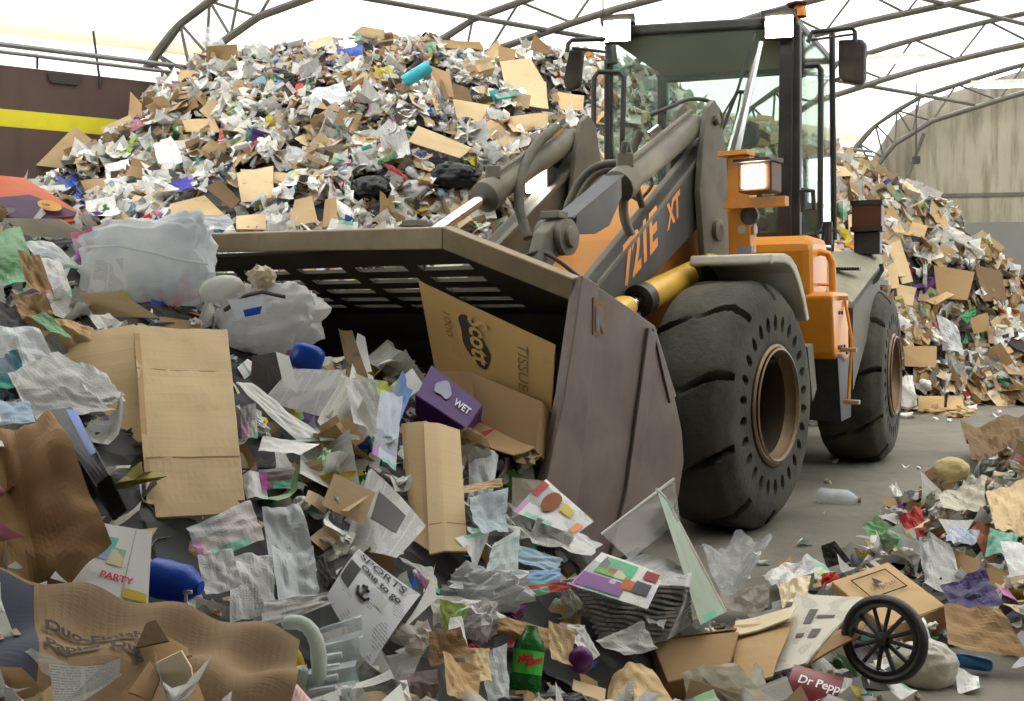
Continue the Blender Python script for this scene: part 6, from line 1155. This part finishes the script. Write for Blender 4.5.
def pick(kd, r):
    """a colour word and an sRGB colour for a piece of that kind"""
    x = r.random()
    if kd == 'cardboard_flap': return ('tan', r.choice(TAN)) if x < .93 else ('grey-brown', r.choice(DRK))
    if kd == 'carton':
        if x < .62: return 'tan', r.choice(TAN)
        if x < .93: return 'white', r.choice(WH)
        return r.choice(BRT)
    if kd == 'newspaper_sheet': return 'grey', r.choice([(228, 226, 220), (220, 218, 212), (236, 234, 228), (206, 204, 198)])
    if kd == 'plastic_bottle': return ('clear', (220, 226, 228)) if x < .6 else r.choice([('green', (70, 150, 90)), ('white', (235, 235, 232)), ('pale blue', (150, 188, 220))])
    if kd == 'plastic_bag': return ('white', r.choice(WH)) if x < .72 else ('black', (38, 38, 40)) if x < .84 else r.choice(BRT)
    if kd == 'drink_can': return r.choice(BRT)
    if x < .75: return 'white', r.choice(WH)
    if x < .84: return 'tan', r.choice(TAN)
    if x < .94: return 'dark', r.choice(DRK)
    return r.choice(BRT)
SIZE = {'paper_sheet': (.11, .27), 'crumpled_paper': (.10, .24), 'plastic_bag': (.14, .32), 'cardboard_flap': (.12, .36), 'carton': (.13, .30), 'plastic_bottle': (.16, .28), 'drink_can': (.11, .13), 'paper_strip': (.15, .4), 'newspaper_sheet': (.18, .36)}
PROB = [('paper_sheet', .40), ('crumpled_paper', .21), ('cardboard_flap', .12), ('newspaper_sheet', .09), ('plastic_bag', .04), ('carton', .022), ('plastic_bottle', .03), ('drink_can', .012), ('paper_strip', .028)]
def basis(n, spin):
    n = n.normalized(); a = n.cross(Vector((0, 0, 1)) if abs(n.z) < .95 else Vector((1, 0, 0))).normalized(); b_ = n.cross(a)
    x = a*math.cos(spin)+b_*math.sin(spin); y = n.cross(x); return Matrix((x, y, n)).transposed()
# ---------------------------------------------------------------- scatter over the heaps
def zone_of(px, py, Y, X):
    if Y > 6.6:
        if px > 838: return 'far_pile', ('low on the far pile beside the rear wheel' if py > 320 else 'high on the far pile under the end wall' if py < 255 else 'halfway up the far pile beyond the rear wheel')
        if px < 200: return 'tall_pile', 'on the tall pile beside the yellow-striped wall' if py < 150 else 'low on the tall pile below the yellow stripe'
        if py < 80: return 'tall_pile', 'along the crest of the tall pile under the roof trusses'
        if px > 470: return 'tall_pile', "on the tall pile behind the loader's right-hand cylinder"
        return 'tall_pile', 'in the middle of the tall pile' if py < 150 else 'low on the tall pile above the bucket'
    if px > 860 and Y > 3.5 and py < 640: return 'right_heap', 'in the low heap at the right of the bare floor'
    if px > 690: return 'right_heap', 'in the litter around the black spoked wheel'
    if py < 330: return 'front_heap', 'high on the near heap beside the bagged rubbish'
    if px < 250: return 'front_heap', 'on the near heap around the big flattened carton'
    if px < 400: return 'front_heap', 'on the near heap around the sports newspaper'
    if py < 440: return 'front_heap', 'inside the mouth of the bucket'
    return 'front_heap', 'on the near heap in front of the bucket side plate'
R = random.Random(11); PIECES = []
def scatter(n, x0, x1, y0, y1, sizek, lift, cond=None, prob=PROB, inframe=140, tilt=.42, filler=False):
    xs = RNG.uniform(x0, x1, n); ys = RNG.uniform(y0, y1, n); zs = height(xs, ys)
    e = .12; gxv = (height(xs+e, ys)-height(xs-e, ys))/(2*e); gyv = (height(xs, ys+e)-height(xs, ys-e))/(2*e)
    cum = np.cumsum([p for _, p in prob]); cum = cum/cum[-1]
    for x, y, z, gx_, gy_ in zip(xs, ys, zs, gxv, gyv):
        if z < .03: continue
        g = math.hypot(gx_, gy_)
        if R.random() > math.sqrt(1+min(g, 2.2)**2)/2.42: continue
        p = Vector((x, y, z)); px, py = proj(p)
        if not (-inframe < px < 1024+inframe and -60 < py < 701+170): continue
        if cond and not cond(x, y, z, px, py): continue
        kd = prob[int(np.searchsorted(cum, R.random()))][0]; nrm = Vector((-gx_, -gy_, 1)).normalized()
        nrm = (nrm+Vector((R.gauss(0, tilt), R.gauss(0, tilt), R.gauss(0, tilt*.7)))).normalized()
        lo, hi = SIZE[kd]; s = (lo+(hi-lo)*R.random()**1.6)*sizek*(min(1, max(.45, y/3.6)) if y < 6.4 else 1)*(.75 if kd in ('cardboard_flap', 'carton', 'plastic_bag', 'crumpled_paper') and y < 6.4 else 1); asp = R.uniform(.55, 1.0) if kd not in ('plastic_bottle', 'drink_can', 'carton') else 1.0
        cw, c = pick(kd, R)
        if y < 6.4 and kd in ('paper_sheet', 'crumpled_paper', 'paper_strip') and R.random() < .09: cw, c = R.choice(BRT)
        if kd == 'carton' and y < 6.4 and cw not in ('tan', 'white'): cw, c = 'tan', R.choice(TAN)
        v = R.uniform(.82, 1.06); c = tuple(min(255, q*v) for q in c)
        li = lift+R.uniform(-.03, .07)*sizek
        ix, iy = int(px), int(py)
        rp_ = .38*s*FPX/y; hits = 0
        for ddx, ddy in ((0, 0), (1, 0), (-1, 0), (0, 1), (0, -1), (.7, .7), (-.7, .7), (.7, -.7), (-.7, -.7)):
            jx, jy = int(px+ddx*rp_), int(py+ddy*rp_)
            if 0 <= jx < 1024 and 0 <= jy < 701 and (SHEET_MASK if y < 6.4 else FAR_MASK)[jy, jx]: hits += 1
        if hits >= 2 and not filler:
            if R.random() < (.35 if hits < 4 else .7) or (hits >= 5 and y < 6.4): continue
            li -= (.08+.02*hits) if y < 6.4 else .16
        if filler and hits >= 5: li -= .04
        if z+li < .0: continue
        if y > 6.4 and (x-W0.x)*wn.x+(y-W0.y)*wn.y < .25+.5*s: continue
        PIECES.append([kd, p+Vector((-gx_, -gy_, 1)).normalized()*li, nrm, R.uniform(0, 6.28), s, asp, cw, c, R.randrange(NV_), px, py])
scatter(80000, -6.2, 6.5, 6.4, 13.6, .8, .03, cond=lambda x, y, z, px, py: px < 840 or py < 320)
scatter(20000, 3.0, 10.5, 11.5, 18.6, 1.15, .03, cond=lambda x, y, z, px, py: px > 700, prob=[('paper_sheet', .24), ('crumpled_paper', .10), ('cardboard_flap', .38), ('newspaper_sheet', .08), ('plastic_bag', .07), ('carton', .09), ('plastic_bottle', .02), ('paper_strip', .02)])
PF = [('paper_sheet', .30), ('crumpled_paper', .17), ('cardboard_flap', .15), ('newspaper_sheet', .19), ('plastic_bag', .04), ('carton', .04), ('plastic_bottle', .03), ('drink_can', .015), ('paper_strip', .035)]
def in_bucket_wall(x, y, z, px, py):
    u = (x-of.x)*fwd.x+(y-of.y)*fwd.y; v = (x-of.x)*lft.x+(y-of.y)*lft.y
    return not (u < 2.0 and abs(v) < 1.6) and not (1.2 < v < 1.62 and u < 2.85)
scatter(26000, -3.2, 4.2, 1.3, 6.4, .92, .0, cond=in_bucket_wall, prob=PF, tilt=.45)
SM_ = [('paper_sheet', .42), ('crumpled_paper', .30), ('cardboard_flap', .14), ('newspaper_sheet', .14)]
scatter(30000, -3.2, 4.2, 1.3, 6.4, .62, -.055, cond=in_bucket_wall, prob=SM_, tilt=.5, filler=True)
scatter(9000, .6, 4.4, 2.9, 7.4, .62, .0, cond=in_bucket_wall, prob=PF, tilt=.5)
# litter on the bare floor
for k in range(60):
    px, py = R.uniform(700, 1024), R.uniform(415, 600); p = hit(px, py)
    if p.z > .02 or (px < 820 and py < 530) : continue
    PIECES.append([R.choice(['paper_sheet', 'paper_strip', 'crumpled_paper']), p+Vector((0, 0, .012)), Vector((R.gauss(0, .08), R.gauss(0, .08), 1)), R.uniform(0, 6), R.uniform(.03, .13), .7, 'white', R.choice(WH), R.randrange(NV_), px, py])
for k in range(22):
    px, py = R.uniform(900, 1024), R.uniform(396, 420); p = at(px, py, CAMH*FPX/(py-HORIZON))
    PIECES.append([R.choice(['paper_sheet', 'cardboard_flap', 'crumpled_paper']), p+Vector((0, 0, .03)), Vector((R.gauss(0, .1), R.gauss(0, .1), 1)), R.uniform(0, 6), R.uniform(.1, .4), .7, 'white', R.choice(WH+TAN[:2]), R.randrange(NV_), px, py])

LAB = []
# the largest of each kind become things of their own, the rest is one mass per kind and heap
by_kind = {}
for p in PIECES: by_kind.setdefault(p[0], []).append(p)
CAP = {'paper_sheet': 290, 'crumpled_paper': 240, 'cardboard_flap': 290, 'newspaper_sheet': 200, 'plastic_bag': 160, 'carton': 150, 'plastic_bottle': 70, 'drink_can': 30, 'paper_strip': 50}
FORM = {'paper_sheet': 'folded paper sheet', 'crumpled_paper': 'balled-up paper', 'cardboard_flap': 'bent cardboard flap', 'newspaper_sheet': 'printed newspaper sheet', 'plastic_bag': 'limp plastic bag', 'carton': 'crushed open carton', 'plastic_bottle': 'empty plastic bottle', 'drink_can': 'dented drink can', 'paper_strip': 'twisted paper strip'}
CATS = {'paper_sheet': 'paper', 'crumpled_paper': 'paper', 'cardboard_flap': 'cardboard', 'newspaper_sheet': 'newspaper', 'plastic_bag': 'bag', 'carton': 'carton', 'plastic_bottle': 'bottle', 'drink_can': 'can', 'paper_strip': 'paper'}
SMOOTH = {'plastic_bag', 'plastic_bottle', 'drink_can'}
def mesh_np(name, V, Fq, UV, mat, smooth, col=None):
    me = bpy.data.meshes.new(name); me.vertices.add(len(V)); me.vertices.foreach_set('co', V.astype(np.float32).ravel())
    me.loops.add(Fq.size); me.loops.foreach_set('vertex_index', Fq.astype(np.int32).ravel()); me.polygons.add(len(Fq)); me.polygons.foreach_set('loop_start', np.arange(0, Fq.size, 4, dtype=np.int32))
    ul = me.uv_layers.new(name='UVMap'); ul.data.foreach_set('uv', UV[Fq.ravel()].astype(np.float32).ravel())
    if col is not None: at_ = me.attributes.new('Col', 'FLOAT_COLOR', 'POINT'); at_.data.foreach_set('color', col.astype(np.float32).ravel())
    me.polygons.foreach_set('use_smooth', np.full(len(Fq), smooth)); me.materials.append(mat); me.update(calc_edges=True); me.validate(); return me
for kd, L in by_kind.items():
    def shown(p):
        if not (0 <= p[9] < 1024 and 0 <= p[10] < 701): return 0
        if SHEET_MASK[int(p[10]), int(p[9])] or (p[1].y > 6.4 and FAR_MASK[int(p[10]), int(p[9])]): return 0
        return p[4]/p[1].y
    L.sort(key=shown, reverse=True); indiv, rest = L[:CAP[kd]], L[CAP[kd]:]
    while indiv and shown(indiv[-1]) == 0: rest.append(indiv.pop())
    om = kind_mat(kd, 'obj'); meshes = [mesh_np(kd, V, Fq, UV*.2, om, kd in SMOOTH) for V, Fq, UV in TPL[kd]]
    for kd_, p, nrm, sp_, s, asp, cw, c, k, px, py in indiv:
        o = bpy.data.objects.new(kd, meshes[k]); COL.objects.link(o); o.location = p; o.rotation_euler = basis(nrm, sp_).to_euler(); o.scale = (s, s*asp, s*(.9 if kd in ('plastic_bottle', 'drink_can') else R.uniform(.6, 1.0)))
        o.color = (*s2l(c), 1); hp_, zt = zone_of(px, py, p.y, p.x)
        best = min(ANCH, key=lambda a: math.hypot(a[0]-px, a[1]-py)+(400 if abs(a[2]-p.y) > .3*p.y else 0)); d = math.hypot(best[0]-px, best[1]-py)
        if d < 150 and abs(best[2]-p.y) <= .3*p.y:
            dx, dy = px-best[0], py-best[1]
            rel = ('right of' if dx > 0 else 'left of') if abs(dx) > abs(dy)*1.2 else ('below' if dy > 0 else 'above')
            zt = ('just ' if d < 60 else 'some way ')+rel+' '+best[3]
        shade = cw
        if cw == 'white': shade = 'bright white' if sum(c) > 690 else 'off-white' if sum(c) > 630 else 'dull white'
        elif cw == 'tan': shade = 'light tan' if sum(c) > 480 else 'tan' if sum(c) > 410 else 'brown'
        elif cw == 'grey': shade = 'pale grey' if sum(c) > 620 else 'grey'
        elif cw == 'dark': shade = 'dark brown' if sum(c) < 220 else 'grey-brown'
        sz_ = s*FPX/p.y; word = ' large' if sz_ > 60 else ' small' if sz_ < 22 else ''
        LAB.append((o, shade+word+' '+FORM[kd], zt, CATS[kd], px, py, '%s pieces in the %s' % (FORM[kd], {'tall_pile': 'tall pile', 'far_pile': 'far pile', 'front_heap': 'near heap', 'right_heap': 'low right-hand heap'}[hp_])))
    for heap, lab in (('tall_pile', 'in the tall pile'), ('far_pile', 'in the far pile'), ('front_heap', 'in the near heap'), ('right_heap', 'in the low right-hand heap')):
        Q = [p for p in rest if zone_of(p[9], p[10], p[1].y, p[1].x)[0] == heap]
        if not Q: continue
        Vs, Fs, Us, Cs, off = [], [], [], [], 0
        for kd_, p, nrm, sp_, s, asp, cw, c, k, px, py in Q:
            V, Fq, UV = TPL_LO[kd][k]; B = np.array(basis(nrm, sp_)); W_ = (V*np.array([s, s*asp, s*.8])) @ B.T+np.array(p)
            Vs.append(W_); Fs.append(Fq+off); Us.append(UV*s+np.array([(px*.37) % 7, (py*.21) % 5])); Cs.append(np.tile(np.array([*s2l(c), 1.0]), (len(V), 1))); off += len(V)
        me = mesh_np('loose_'+kd, np.concatenate(Vs), np.concatenate(Fs), np.concatenate(Us), kind_mat(kd, 'attr'), kd in SMOOTH, np.concatenate(Cs))
        o = bpy.data.objects.new('loose_'+kd, me); COL.objects.link(o); tag(o, 'countless small pieces of %s %s' % (FORM[kd], lab), 'waste', kind='stuff')
# one label per thing: same-looking neighbours are told apart by their place in the row
same = {}
for e in LAB: same.setdefault((e[1], e[2]), []).append(e)
ORD = 'first second third fourth fifth sixth seventh eighth ninth tenth eleventh twelfth thirteenth fourteenth fifteenth sixteenth seventeenth eighteenth nineteenth twentieth'.split()
for (a, z_), L in same.items():
    L.sort(key=lambda e: e[4])
    for i, e in enumerate(L):
        lab = '%s %s' % (a, z_)
        if 1 < len(L) <= 20: lab = '%s %s, %s from left' % (a, z_, ORD[i])
        w_ = lab.split(); lab = ' '.join(w_[:16])
        tag(e[0], lab, e[3], e[6])
